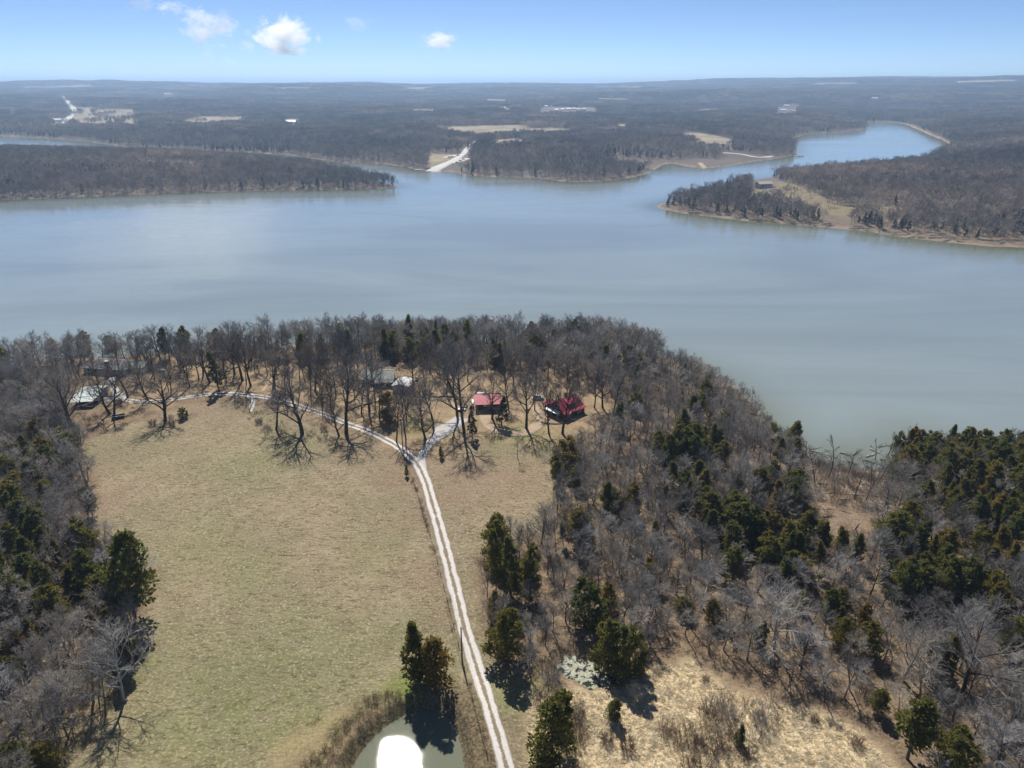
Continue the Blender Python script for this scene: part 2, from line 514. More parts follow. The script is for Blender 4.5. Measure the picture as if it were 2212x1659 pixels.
BANK_PATH = gpoly([(705, 1690), (722, 1635), (745, 1600), (780, 1563), (820, 1534), (862, 1505)])
pd_ = dist_poly(BANK_PATH, fx, fy, False); path_ = 1 - sm(0.5, 1.1, pd_ + fbm(fx / 2.0, fy / 2.0, 12, 2) * 0.8)
g = np.zeros(fx.shape)
for (u, v), r, s in GREENS:
    c = g1(u, v); g = np.maximum(g, s * np.exp(-((fx - c[0]) ** 2 + (fy - c[1]) ** 2) / (r * r)))
Z['green'] = g
Z['rust'] = np.zeros(fx.shape)
for (u, v), r, s in [((1010, 1020), 13, .8), ((1090, 1030), 12, .75), ((1150, 1005), 8, .6), ((960, 1075), 9, .6), ((870, 1040), 9, .7), ((840, 990), 9, .5), ((905, 1120), 7, .5), ((760, 975), 10, .4), ((930, 1240), 6, .5), ((960, 1330), 6, .45), ((230, 1090), 8, .6), ((430, 885), 10, .5), ((500, 890), 9, .5), ((215, 1010), 7, .4)]:
    c = g1(u, v); Z['rust'] = np.maximum(Z['rust'], s * np.exp(-((fx - c[0]) ** 2 + (fy - c[1]) ** 2) / (r * r)))
sdl = GSD.ravel()
frr = np.hypot(fx, fy)
bare = (1 - sm(2.0, 5.0, sdl + fbm(fx / 15, fy / 15, 71, 3) * 5))
Z['soil'] = np.maximum(bare, zone(MUD, 5, 8) * 0.25)
pd = sdist(POND, fx, fy); Z['soil'] = np.maximum(Z['soil'], 0.0)
Z['bank'] = sm(-8.0, -5.0, pd + fbm(fx / 3.0, fy / 3.0, 73, 2) * 5) * (1 - path_)
Z['yard'] = np.maximum(Z['yard'], path_)
f = np.zeros(fx.shape)
for P in FIELDS: f = np.maximum(f, zone(P, max(3.0, 0.002 * np.hypot(*P.mean(0)))))
Z['field'] = f
f = np.zeros(fx.shape)
for P in LAWNS: f = np.maximum(f, zone(P, 4.0, 6.0))
Z['lawn'] = f

idx = np.arange(NR * NA).reshape(NR, NA)
F = np.stack([idx[:-1, :-1], idx[1:, :-1], idx[1:, 1:], idx[:-1, 1:]], -1).reshape(-1, 4)[:, ::-1]
gm = mesh_from('ground', np.stack([fx, fy, GZ.ravel()], 1), F)
for k, a in Z.items():
    at_ = gm.attributes.new(k, 'FLOAT', 'POINT'); at_.data.foreach_set('value', a.astype(np.float32))

M_ground, nt, b = mat('ground'); T = NT(nt)
P = T.pos()
nbig = T.noise(0.035, 3, 0.5, P); nmid = T.noise(0.22, 4, 0.6, P); nfine = T.noise(1.9, 5, 0.7, P); nstr = T.noise(1.1, 5, 0.65, T.scaled(P, (0.55, 1.3, 1)), 0.6)
nhuge = T.noise(0.004, 4, 0.55, P)
# dry pasture: straw and olive mixed
c_past = T.mix(T.ramp(nmid, [(0.36, 0.0), (0.66, 1.0)]), (0.225, 0.178, 0.110), (0.305, 0.245, 0.162))
c_past = T.mix(T.ramp(nbig, [(0.40, 0.0), (0.60, 0.85)]), c_past, (0.200, 0.180, 0.102))
c_past = T.mix(T.ramp(T.noise(0.07, 4, 0.6, P, 0.5), [(0.52, 0.0), (0.68, 0.6)]), c_past, (0.33, 0.265, 0.18))
c_past = T.mix(T.ramp(nstr, [(0.34, 0.95), (0.50, 0.0)]), c_past, (0.098, 0.080, 0.045))
c_past = T.mix(T.ramp(nfine, [(0.52, 0.0), (0.66, 0.9)]), c_past, (0.45, 0.375, 0.245))
# woodland floor: leaf litter
c_lit = T.mix(T.ramp(nmid, [(0.35, 0.0), (0.68, 1.0)]), (0.165, 0.120, 0.078), (0.33, 0.245, 0.155))
c_lit = T.mix(T.ramp(nfine, [(0.35, 0.75), (0.58, 0.0)]), c_lit, (0.085, 0.058, 0.038))
c_yard = T.mix(T.ramp(nmid, [(0.34, 0.0), (0.66, 1.0)]), (0.26, 0.195, 0.115), (0.40, 0.295, 0.185))
c_yard = T.mix(T.ramp(nfine, [(0.33, 0.6), (0.55, 0.0)]), c_yard, (0.13, 0.088, 0.052))
c_straw = T.mix(T.ramp(nstr, [(0.34, 0.0), (0.60, 1.0)]), (0.39, 0.30, 0.17), (0.71, 0.585, 0.36))
c_straw = T.mix(T.ramp(nmid, [(0.40, 0.0), (0.66, 0.5)]), c_straw, (0.36, 0.26, 0.15))
c_soil = T.mix(T.ramp(nfine, [(0.3, 0.0), (0.7, 1.0)]), (0.19, 0.14, 0.10), (0.40, 0.315, 0.235))
c_far = T.mix(T.ramp(nhuge, [(0.4, 0.0), (0.65, 1.0)]), (0.125, 0.10, 0.082), (0.185, 0.152, 0.125))
c_field = T.mix(T.ramp(T.noise(0.02, 3, 0.6, P), [(0.35, 0.0), (0.65, 1.0)]), (0.22, 0.18, 0.125), (0.36, 0.30, 0.205))
c_lawn = T.mix(T.ramp(nmid, [(0.35, 0.0), (0.65, 1.0)]), (0.17, 0.14, 0.085), (0.25, 0.21, 0.125))
sepY = T.node('ShaderNodeSeparateXYZ'); T.link(P, sepY.inputs[0])
fm = T.node('ShaderNodeMapRange'); T.link(sepY.outputs['Y'], fm.inputs[0]); fm.inputs[1].default_value = 480; fm.inputs[2].default_value = 760
col = T.mix(fm.outputs[0], c_lit, c_far)
for nm, c in (('yard', c_yard), ('grass', c_past), ('straw', c_straw), ('spoil', c_yard), ('lawn', c_lawn), ('field', c_field), ('soil', c_soil)):
    col = T.mix(T.attr(nm), col, c)
c_rust = T.mix(T.ramp(nfine, [(0.35, 0.0), (0.65, 1.0)]), (0.165, 0.105, 0.07), (0.33, 0.235, 0.16))
col = T.mix(T.math('MULTIPLY', T.attr('rust'), T.ramp(nmid, [(0.3, 0.35), (0.6, 1.0)])), col, c_rust)
c_bank = T.mix(T.ramp(nfine, [(0.4, 0.0), (0.62, 1.0)]), (0.09, 0.068, 0.042), (0.23, 0.18, 0.105))
col = T.mix(T.attr('bank'), col, c_bank)
c_green = T.mix(T.ramp(nfine, [(0.35, 0.0), (0.65, 1.0)]), (0.10, 0.145, 0.03), (0.24, 0.27, 0.075))
gf = T.math('MULTIPLY', T.math('MULTIPLY', T.attr('green'), 0.8), T.ramp(nmid, [(0.3, 0.3), (0.6, 1.0)]))
col = T.mix(gf, col, c_green)
T.link(col, b.inputs['Base Color'])
b.inputs['Roughness'].default_value = 0.95
b.inputs['Specular IOR Level'].default_value = 0.1
T.link(T.bump(T.math('ADD', nfine, nstr), 0.7, 0.35), b.inputs['Normal'])
ground = link('ground', gm, M_ground, smooth=True)
tag(ground, kind='structure')

# ------------------------------------------------------------------ water
M_lake, nt, b = mat('lake_water'); T = NT(nt)
P = T.pos()
slick = T.noise(0.006, 5, 0.6, T.scaled(P, (0.55, 1.6, 1)), 1.2)
lk = T.mix(T.ramp(T.math('ADD', T.attr('bank_reflection'), T.math('MULTIPLY', T.math('SUBTRACT', slick, 0.5), 0.5)), [(0.1, 0.0), (0.75, 1.0)]), (0.220, 0.262, 0.258), (0.125, 0.132, 0.068))  # olive near shores: dark bank reflection put into the colour, with murky shallows
T.link(T.mix(1.0, lk, T.ramp(slick, [(0.35, 0.86), (0.65, 1.10)]), 'MULTIPLY'), b.inputs['Base Color'])
b.inputs['IOR'].default_value = 1.45
b.inputs['Specular IOR Level'].default_value = 0.5
T.link(T.ramp(slick, [(0.38, 0.05), (0.5, 0.09), (0.68, 0.11)]), b.inputs['Roughness'])
rip = T.noise(0.55, 3, 0.6, T.scaled(P, (0.7, 1.3, 1)))
rip2 = T.noise(0.09, 2, 0.5, T.scaled(P, (0.5, 1.6, 1)))
rip3 = T.noise(0.30, 2, 0.5, T.scaled(P, (0.22, 1.0, 1)), 0.4)
hgt = T.math('ADD', T.math('ADD', rip, T.math('MULTIPLY', rip2, 1.6)), T.math('MULTIPLY', rip3, 1.1))
bn = T.node('ShaderNodeBump'); T.link(hgt, bn.inputs['Height']); bn.inputs['Distance'].default_value = 0.55
T.link(T.ramp(slick, [(0.36, 0.03), (0.52, 0.10), (0.7, 0.15)]), bn.inputs['Strength'])
T.link(bn.outputs[0], b.inputs['Normal'])
sub = (slice(None, None, 2), slice(None, None, 2))
lx, ly, ls = GX[sub], GY[sub], GSD[sub]
wet = (ls < 25) & (np.hypot(lx, ly) < 6000) & (ly > 100)
nr_, na_ = ls.shape
li = np.arange(nr_ * na_).reshape(nr_, na_)
cell = wet[:-1, :-1] | wet[1:, :-1] | wet[1:, 1:] | wet[:-1, 1:]
Fq = np.stack([li[:-1, :-1], li[:-1, 1:], li[1:, 1:], li[1:, :-1]], -1)[cell]
used, inv = np.unique(Fq, return_inverse=True)
lm = mesh_from('lake', np.stack([lx.ravel(), ly.ravel(), np.full(lx.size, ZW)], 1)[used], inv.reshape(Fq.shape))
at_ = lm.attributes.new('bank_reflection', 'FLOAT', 'POINT'); at_.data.foreach_set('value', (np.exp(np.minimum(ls.ravel()[used], 0) / 17.0) * (0.45 + 0.55 * sm(380, 470, ly.ravel()[used]))).astype(np.float32))
tag(link('lake', lm, M_lake), kind='structure')

def pool(name, poly, z, material):
    c = poly.mean(0)
    big = c + (poly - c) * 1.06
    V = [(c[0], c[1], z)] + [(x, y, z) for x, y in big]; n = len(big)
    return tag(link(name, mesh_from(name, V, [(0, 1 + i, 1 + (i + 1) % n) for i in range(n)]), material), kind='structure')
M_pond, nt, b = mat('pond_water'); T = NT(nt)
P = T.pos()
b.inputs['Base Color'].default_value = (0.15, 0.16, 0.11, 1)
b.inputs['IOR'].default_value = 1.333
b.inputs['Roughness'].default_value = 0.018
rp = T.math('ADD', T.noise(4.2, 3, 0.6, P), T.math('MULTIPLY', T.noise(0.7, 2, 0.5, P), 0.8))
T.link(T.bump(rp, 0.085, 0.040), b.inputs['Normal'])
pool('pond_water', POND, POND_Z, M_pond)
M_scum, nt, b = mat('pond_scum'); T = NT(nt)
P = T.pos()
sc = T.noise(0.9, 6, 0.68, P, 0.15)
T.link(T.mix(T.ramp(sc, [(0.45, 0.0), (0.53, 1.0)]), (0.03, 0.035, 0.022), T.mix(T.ramp(T.noise(2.5, 4, 0.6, P), [(0.35, 0), (0.65, 1)]), (0.20, 0.21, 0.13), (0.40, 0.40, 0.30))), b.inputs['Base Color'])
T.link(T.ramp(sc, [(0.45, 0.06), (0.53, 0.8)]), b.inputs['Roughness'])
T.link(T.bump(sc, 0.4, 0.1), b.inputs['Normal'])
pool('pond_surface', SCUM, SCUM_Z, M_scum)

# ------------------------------------------------------------------ tree makers
def bare_tree(seed, H=14.0, n=(8, 6, 5, 4), frac=0.33, r0=0.23, spread=1.0, twig=0.018, lean=0.0, upw=0.25):
    """a leafless broadleaf: segments as (p0, p1, r0, r1, level)"""
    R = random.Random(seed)
    S = []
    def vec(*a): return np.array(a, float)
    def side(d, ang, phi):
        a = np.cross(d, (0, 0, 1) if abs(d[2]) < 0.95 else (1, 0, 0)); a /= np.linalg.norm(a); b_ = np.cross(d, a)
        return d * cos(ang) + (a * cos(phi) + b_ * sin(phi)) * sin(ang)
    def grow(p, d, L, r, lev, nseg, rend):
        pts = [(p, r)]; q = p
        for i in range(nseg):
            jit = vec(R.gauss(0, 1), R.gauss(0, 1), R.gauss(0, 0.6)) * (0.06 if lev == 0 else 0.20)
            d = d + jit + vec(0, 0, upw * (0.3 if lev == 0 else 0.55) / nseg * (1.6 if lev == 1 else 1))
            d = d / np.linalg.norm(d)
            q2 = q + d * (L / nseg); r2 = r + (rend - r) * (i + 1) / nseg
            S.append((q, q2, pts[-1][1], r2, lev)); pts.append((q2, r2)); q = q2
        return pts, d
    def point(pts, t):
        k = min(int(t * (len(pts) - 1)), len(pts) - 2); f_ = t * (len(pts) - 1) - k
        return pts[k][0] * (1 - f_) + pts[k + 1][0] * f_, pts[k][1] * (1 - f_) + pts[k + 1][1] * f_, (pts[k + 1][0] - pts[k][0]) / np.linalg.norm(pts[k + 1][0] - pts[k][0])
    d0 = vec(R.gauss(0, 0.05) + lean, R.gauss(0, 0.05), 1); d0 /= np.linalg.norm(d0)
    tr, _ = grow(vec(0, 0, -0.3), d0, H * 0.86, r0, 0, 7, r0 * 0.12)
    phi = R.random() * 6.28
    for i in range(n[0]):
        t = frac + (0.97 - frac) * ((i + R.random() * 0.7) / n[0])
        tt = (t - frac) / (1 - frac)
        p, r, d = point(tr, t); phi += 2.4 + R.gauss(0, 0.3)
        L1 = H * (0.47 - 0.30 * tt) * spread * R.uniform(0.75, 1.15)
        b1, _ = grow(p, side(d, radians(62 - 34 * tt) * R.uniform(0.8, 1.15), phi), L1, min(r * 0.66, r0 * 0.55), 1, 4, r0 * 0.12)
        for j in range(n[1]):
            t2 = 0.28 + 0.70 * (j + R.random()) / n[1]
            p2, r2, d2 = point(b1, t2)
            L2 = L1 * (0.58 - 0.22 * t2) * R.uniform(0.7, 1.2)
            b2, _ = grow(p2, side(d2, R.uniform(0.5, 0.95), R.random() * 6.28), L2, max(r2 * 0.68, twig * 1.6), 2, 3, twig * 1.25)
            for k in range(n[2]):
                t3 = 0.25 + 0.75 * (k + R.random()) / n[2]
                p3, r3, d3 = point(b2, t3)
                L3 = L2 * R.uniform(0.35, 0.6)
                b3, _ = grow(p3, side(d3, R.uniform(0.4, 0.9), R.random() * 6.28), L3, max(r3 * 0.7, twig), 3, 2 if n[3] else 1, twig * 0.6)
                for m in range(n[3]):
                    p4, r4, d4 = point(b3, 0.2 + 0.8 * (m + R.random()) / n[3])
                    grow(p4, side(d4, R.uniform(0.35, 0.85), R.random() * 6.28), L3 * R.uniform(0.35, 0.65), twig * 0.75, 4, 1, twig * 0.3)
    return S

def tree_meshes(name, S, M_trunk, M_twig, split=1, sides=(6, 4, 3, 3, 3)):
    out = []
    for part, want in (('trunk', lambda l: l <= split), ('crown', lambda l: l > split)):
        VV = []; FF = []; k = 0
        for lev in range(5):
            if not want(lev): continue
            s = [x for x in S if x[4] == lev]
            if not s: continue
            V, F_ = tubes([x[0] for x in s], [x[1] for x in s], [x[2] for x in s], [x[3] for x in s], sides[lev])
            VV.append(V); FF.append(F_ + k); k += len(V)
        me = mesh_from(name + '_' + part, np.vstack(VV), np.vstack(FF))
        me.materials.append(M_trunk if part == 'trunk' else M_twig)
        out.append(me)
    return out

def joined(name, parts):
    """one mesh out of (verts, faces, material index) pieces"""
    VV = []; FF = []; MI = []; k = 0
    for V, F_, mi in parts:
        VV.append(V); FF.append(F_ + k); MI.append(np.full(len(F_), mi)); k += len(V)
    me = mesh_from(name, np.vstack(VV), np.vstack(FF))
    me.polygons.foreach_set('material_index', np.concatenate(MI).astype(np.int32))
    return me

def mesh_arrays(me):
    V = np.empty(len(me.vertices) * 3); me.vertices.foreach_get('co', V)
    Fq = np.empty(len(me.loops), int); me.loops.foreach_get('vertex_index', Fq)
    return V.reshape(-1, 3), Fq.reshape(-1, 4)

def cedar_mesh(seed, H=9.0, W=4.2, lobes=40, per=64, shape=0.75, low=0.10, blade=0.42, open_=1.0):
    """foliage of a red cedar: sprays of scale leaves gathered in lobes round the stem"""
    R = np.random.default_rng(seed)
    C = []; rad = []
    bend = R.normal(0, 0.05, 2) * H
    for i in range(lobes):
        t = low + (0.97 - low) * ((i + R.random()) / lobes)
        w = W / 2 * (1 - t) ** shape * min(1.0, 0.55 + (t - low) * 3.0) * R.uniform(0.55, 1.22)
        a = i * 2.4 + R.normal(0, 0.6)
        rr = max(0.22 * W * (1 - t) ** 0.5, 0.08 * W) * R.uniform(0.5, 1.3) * open_
        w = max(w - rr * 0.5, 0)
        C.append((w * cos(a) + bend[0] * t * t, w * sin(a) + bend[1] * t * t, t * H)); rad.append(rr)
    C = np.array(C); rad = np.array(rad)
    n = lobes * per
    ci = np.repeat(np.arange(lobes), per)
    d = R.normal(size=(n, 3)); d /= np.linalg.norm(d, axis=1, keepdims=True)
    rr = rad[ci] * (0.25 + 0.85 * R.random(n) ** 0.6)
    p = C[ci] + d * rr[:, None] * np.array([1.05, 1.05, 0.95])
    p[:, 2] = np.maximum(p[:, 2], 0.15)
    axis = d + np.array([0, 0, 0.55]) + R.normal(0, 0.35, (n, 3)); axis /= np.linalg.norm(axis, axis=1, keepdims=True)
    V = []; 
    for k in range(2):
        s = np.cross(axis, R.normal(size=(n, 3))); s /= np.linalg.norm(s, axis=1, keepdims=True)
        L = blade * R.uniform(0.6, 1.25, n)[:, None]; wd = L * 0.30
        q0 = p - axis * L * 0.35; q2 = p + axis * L * 0.65; m = p + axis * L * 0.05
        V.append(np.stack([q0, m + s * wd, q2, m - s * wd], 1))
    V = np.concatenate(V, 0)
    F_ = np.arange(len(V) * 4).reshape(-1, 4)
    return V.reshape(-1, 3), F_

def shrub_mesh(seed, H=1.6, W=2.0, stems=26, kids=7, r=0.018):
    R = random.Random(seed); S = []
    for i in range(stems):
        a = R.random() * 6.28; b_ = R.random() ** 0.5 * W * 0.25
        p = np.array([cos(a) * b_, sin(a) * b_, -0.1]); d = np.array([cos(a) * R.uniform(0, .7), sin(a) * R.uniform(0, .7), 1.0]); d /= np.linalg.norm(d)
        L = H * R.uniform(0.6, 1.1); q = p + d * L
        S.append((p, q, r, r * 0.4, 3))
        for k in range(kids):
            t = R.uniform(0.25, 0.95); p2 = p + d * L * t
            e = d + np.array([R.gauss(0, .6), R.gauss(0, .6), R.gauss(0.1, .4)]); e /= np.linalg.norm(e)
            S.append((p2, p2 + e * H * R.uniform(0.15, 0.4), r * 0.7, r * 0.25, 4))
    return tubes([s[0] for s in S], [s[1] for s in S], [s[2] for s in S], [s[3] for s in S], 3)

def bark(name, lo, hi, scale=2.0, rnd=0.25):
    m, nt, b = mat(name); T = NT(nt)
    n = T.noise(scale, 3, 0.6, T.coord('Object'))
    oi = T.node('ShaderNodeObjectInfo')
    col = T.ramp(n, [(0.3, lo), (0.7, hi)])
    rr = T.math('FRACT', T.math('MULTIPLY', oi.outputs['Random'], 7.31))
    warm = T.mix(1.0, T.mix(oi.outputs['Random'], (0.90, 0.95, 1.02), (1.10, 1.03, 0.94)), T.ramp(rr, [(0.0, 0.55), (0.6, 1.0), (1.0, 1.5)]), 'MULTIPLY')
    T.link(T.mix(1.0, col, warm, 'MULTIPLY'), b.inputs['Base Color'])
    b.inputs['Roughness'].default_value = 0.85; b.inputs['Specular IOR Level'].default_value = 0.25
    return m
M_bark = bark('bark', (0.075, 0.062, 0.052), (0.185, 0.16, 0.14))
M_twig = bark('twigs', (0.245, 0.228, 0.205), (0.44, 0.415, 0.38))
M_darkbark = bark('dark_bark', (0.030, 0.024, 0.020), (0.07, 0.056, 0.046))
M_darktwig = bark('dark_twigs', (0.14, 0.125, 0.112), (0.25, 0.23, 0.21))  # yard trees darker than the woods: backlit look put into the colour
M_pale = bark('pale_bark', (0.22, 0.208, 0.19), (0.36, 0.345, 0.32))
M_brush = bark('brush_stems', (0.13, 0.085, 0.06), (0.235, 0.165, 0.12))
M_reed = bark('weed_stems', (0.22, 0.17, 0.11), (0.36, 0.29, 0.19))
M_farwood = bark('far_twigs', (0.20, 0.172, 0.152), (0.34, 0.30, 0.27))
_T = NT(M_farwood.node_tree); _b = M_farwood.node_tree.nodes['Principled BSDF']
_src = _b.inputs['Base Color'].links[0].from_socket
_n = _T.noise(0.0035, 5, 0.6, _T.pos())
_T.link(_T.mix(1.0, _src, _T.ramp(_n, [(0.33, (0.55, 0.56, 0.60)), (0.52, (1.0, 0.98, 0.95)), (0.68, (1.75, 1.6, 1.4))]), 'MULTIPLY'), _b.inputs['Base Color'])

def cedar_mat(name, stops):
    m, nt, b = mat(name); T = NT(nt)
    oi = T.node('ShaderNodeObjectInfo')
    n = T.noise(0.9, 3, 0.6, T.coord('Object'))
    fac = T.math('ADD', T.math('MULTIPLY', oi.outputs['Random'], 0.80), T.math('MULTIPLY', n, 0.22))
    col = T.ramp(fac, stops)
    fine = T.noise(9.0, 2, 0.5, T.coord('Object'))
    col = T.mix(1.0, col, T.ramp(fine, [(0.3, 0.6), (0.7, 1.35)]), 'MULTIPLY')
    T.link(col, b.inputs['Base Color'])
    b.inputs['Roughness'].default_value = 0.7; b.inputs['Specular IOR Level'].default_value = 0.2
    tr = T.node('ShaderNodeBsdfTranslucent'); T.link(col, tr.inputs['Color'])
    mx = T.node('ShaderNodeMixShader'); mx.inputs[0].default_value = 0.58
    out = [q for q in T.n if q.type == 'OUTPUT_MATERIAL'][0]
    T.link(b.outputs[0], mx.inputs[1]); T.link(tr.outputs[0], mx.inputs[2]); T.link(mx.outputs[0], out.inputs['Surface'])
    return m
M_cedar = cedar_mat('cedar_foliage', [(0.15, (0.150, 0.170, 0.045)), (0.45, (0.205, 0.200, 0.048)), (0.75, (0.260, 0.215, 0.052)), (0.98, (0.300, 0.200, 0.050))])
M_pine = cedar_mat('pine_foliage', [(0.1, (0.085, 0.10, 0.036)), (0.9, (0.13, 0.13, 0.05))])
M_cedar_far = cedar_mat('far_cedar_foliage', [(0.1, (0.028, 0.040, 0.022)), (0.9, (0.05, 0.058, 0.026))])

# prototypes
BARE = []          # (trunk mesh, crown mesh, height)
specs = [dict(H=15, n=(10, 8, 6, 5), frac=0.30, spread=1.0), dict(H=14, n=(10, 8, 6, 5), frac=0.36, spread=0.9), dict(H=16, n=(10, 8, 6, 5), frac=0.40, spread=0.78),
         dict(H=13, n=(11, 8, 6, 5), frac=0.24, spread=1.1), dict(H=15, n=(10, 8, 6, 5), frac=0.45, spread=0.75, lean=0.16), dict(H=12, n=(10, 8, 6, 5), frac=0.28, spread=0.95, lean=-0.12),
         dict(H=15, n=(10, 8, 6, 5), frac=0.35, spread=0.85, upw=0.6), dict(H=14, n=(11, 8, 6, 5), frac=0.25, spread=1.0, upw=0.5)]
for i, s in enumerate(specs):
    S = bare_tree(100 + i, r0=0.27 + 0.02 * (i % 4), twig=0.0165, **s)
    BARE.append((*tree_meshes('bare_tree', S, M_bark, M_twig), s['H']))
YARD_T = []
for i, s in enumerate(specs):
    s = dict(s); s['spread'] *= 1.32; s['frac'] *= 0.78; s['n'] = (12, 8, 6, 5)
    S = bare_tree(130 + i, r0=0.38 + 0.02 * (i % 4), twig=0.0145, **s)
    YARD_T.append((*tree_meshes('yard_tree', S, M_darkbark, M_darktwig), s['H']))
PALE = []
for i in range(2):
    S = bare_tree(150 + i, H=14, n=(12, 8, 6, 4), frac=0.20, spread=1.3, r0=0.30, twig=0.022)
    PALE.append((*tree_meshes('pale_tree', S, M_pale, M_pale), 14))
SLIM = []
for i in range(4):
    S = bare_tree(170 + i, H=9, n=(8, 5, 4, 3), frac=0.25, spread=0.6, r0=0.085, upw=0.7, twig=0.013)
    SLIM.append((*tree_meshes('sapling', S, M_bark, M_twig), 9))
SNAG = []
for i in range(3):
    S = bare_tree(190 + i, H=10, n=(6, 3, 2, 0), frac=0.35, spread=0.55, r0=0.17, twig=0.03)
    SNAG.append((*tree_meshes('dead_snag', S, M_bark, M_bark), 10))

def trunk_mesh(name, H, r, m, tilt=0.0, n=7):
    k = 5; R = random.Random(int(H * 100)); pts = [np.array([tilt * H * (i / k) + R.gauss(0, 0.02) * H * (i > 0) * 0.5, R.gauss(0, 0.01) * H * (i > 0), -0.3 + H * i / k]) for i in range(k + 1)]
    V, F_ = tubes(pts[:-1], pts[1:], [r * (1 - 0.85 * i / k) for i in range(k)], [r * (1 - 0.85 * (i + 1) / k) for i in range(k)], n)
    me = mesh_from(name, V, F_); me.materials.append(m); return me
CEDAR = []
cspecs = [dict(H=9, W=4.8, shape=0.62), dict(H=9, W=5.2, shape=0.5), dict(H=8, W=5.4, shape=0.42, low=0.08), dict(H=10, W=4.4, shape=0.75), dict(H=7, W=5.6, shape=0.36, low=0.06), dict(H=9, W=5.0, shape=0.5, low=0.2),
          dict(H=10, W=4.6, shape=0.55, low=0.35, lobes=34)]
for i, s in enumerate(cspecs):
    V, F_ = cedar_mesh(300 + i, **s)
    me = mesh_from('cedar_crown', V, F_); me.materials.append(M_cedar)
    CEDAR.append((trunk_mesh('cedar_trunk', s['H'] * 0.9, 0.16, M_bark), me, s['H'], s['W']))
PINE = []
for i in range(2):
    V, F_ = cedar_mesh(340 + i, H=9, W=4.4, lobes=40, per=34, shape=0.9, low=0.16, blade=0.40, open_=0.62)
    me = mesh_from('pine_crown', V, F_); me.materials.append(M_pine)
    PINE.append((trunk_mesh('pine_trunk', 8.6, 0.15, M_bark), me, 9, 4.4))

# ------------------------------------------------------------------ scattering of what nobody could count
def scatter(name, protos, pts, scale, rot, which, label, cat):
    """protos: meshes (with materials); one stuff object that repeats them at pts"""
    col = bpy.data.collections.new(name + '_kinds')
    for i, me in enumerate(protos):
        o = bpy.data.objects.new('%s_%02d' % (name + '_kind', i), me); col.objects.link(o)
    me = bpy.data.meshes.new(name)
    pts = np.asarray(pts, np.float32)
    me.vertices.add(len(pts)); me.vertices.foreach_set('co', pts.ravel())
    for nm, ty, arr in (('size', 'FLOAT', scale), ('turn', 'FLOAT', rot), ('which', 'INT', which)):
        a = me.attributes.new(nm, ty, 'POINT'); a.data.foreach_set('value', np.asarray(arr, np.int32 if ty == 'INT' else np.float32))
    o = link(name, me)
    ng = bpy.data.node_groups.new(name, 'GeometryNodeTree')
    ng.interface.new_socket('Geometry', in_out='INPUT', socket_type='NodeSocketGeometry')
    ng.interface.new_socket('Geometry', in_out='OUTPUT', socket_type='NodeSocketGeometry')
    N = ng.nodes; L = ng.links
    gi = N.new('NodeGroupInput'); go = N.new('NodeGroupOutput')
    iop = N.new('GeometryNodeInstanceOnPoints'); ci = N.new('GeometryNodeCollectionInfo')
    ci.inputs['Collection'].default_value = col; ci.inputs['Separate Children'].default_value = True; ci.inputs['Reset Children'].default_value = True
    iop.inputs['Pick Instance'].default_value = True
    def na(nm, ty):
        n = N.new('GeometryNodeInputNamedAttribute'); n.data_type = ty; n.inputs['Name'].default_value = nm
        return [q for q in n.outputs if q.enabled and q.name == 'Attribute'][0]
    cx = N.new('ShaderNodeCombineXYZ'); L.new(na('turn', 'FLOAT'), cx.inputs['Z'])
    e2r = N.new('FunctionNodeEulerToRotation'); L.new(cx.outputs[0], e2r.inputs[0])
    L.new(gi.outputs[0], iop.inputs['Points']); L.new(ci.outputs[0], iop.inputs['Instance'])
    L.new(na('which', 'INT'), iop.inputs['Instance Index']); L.new(e2r.outputs[0], iop.inputs['Rotation']); L.new(na('size', 'FLOAT'), iop.inputs['Scale'])
    L.new(iop.outputs[0], go.inputs[0])
    md = o.modifiers.new('spread', 'NODES'); md.node_group = ng
    tag(o, label, cat, kind='stuff')
    return o

# ------------------------------------------------------------------ far woods
def far_tree(seed, H, n, twig):
    S = bare_tree(seed, H=H, n=n, frac=0.34, r0=0.2, twig=twig, spread=1.35, upw=0.15)
    V, F_ = tubes([x[0] for x in S], [x[1] for x in S], [x[2] for x in S], [x[3] for x in S], 3)
    return V, F_
FT_mid = [far_tree(500 + i, 12, (9, 6, 5, 0), 0.05) for i in range(5)]       # for the peninsulas
FT_far = [far_tree(520 + i, 12, (8, 5, 3, 0), 0.09) for i in range(5)]
FC_far = [cedar_mesh(540 + i, H=9, W=5, lobes=14, per=22, blade=0.9) for i in range(3)]
mid_protos = []
for i, (V, F_) in enumerate(FT_mid):
    me = mesh_from('far_tree', V, F_); me.materials.append(M_farwood); mid_protos.append(me)
for i, (V, F_) in enumerate(FC_far):
    me = mesh_from('far_cedar', V, F_); me.materials.append(M_cedar_far); mid_protos.append(me)

def patch(seed, size, count, cedars, scale=(0.75, 1.15)):
    R = np.random.default_rng(seed); parts = []
    for i in range(count):
        c = (R.random() < cedars)
        V, F_ = (FC_far[R.integers(3)] if c else FT_far[R.integers(5)])
        a = R.random() * 6.28; s = R.uniform(*scale)
        M = np.array([[cos(a), -sin(a), 0], [sin(a), cos(a), 0], [0, 0, 1]])
        p = np.array([R.uniform(-.5, .5) * size, R.uniform(-.5, .5) * size, -0.5])
        parts.append((V @ M.T * s + p, F_, 1 if c else 0))
    me = joined('wood_patch', parts); me.materials.append(M_farwood); me.materials.append(M_cedar_far)
    return me
PATCH = [patch(600 + i, 30, 17, 0.0 if i < 4 else 0.35) for i in range(6)]
BIGPATCH = [patch(620 + i, 80, 60, 0.0 if i < 3 else 0.15, (0.9, 1.25)) for i in range(4)]

def in_any(polys, u, v):
    r = np.zeros(u.shape, bool)
    for P in polys: r |= inside(P, u, v)
    return r

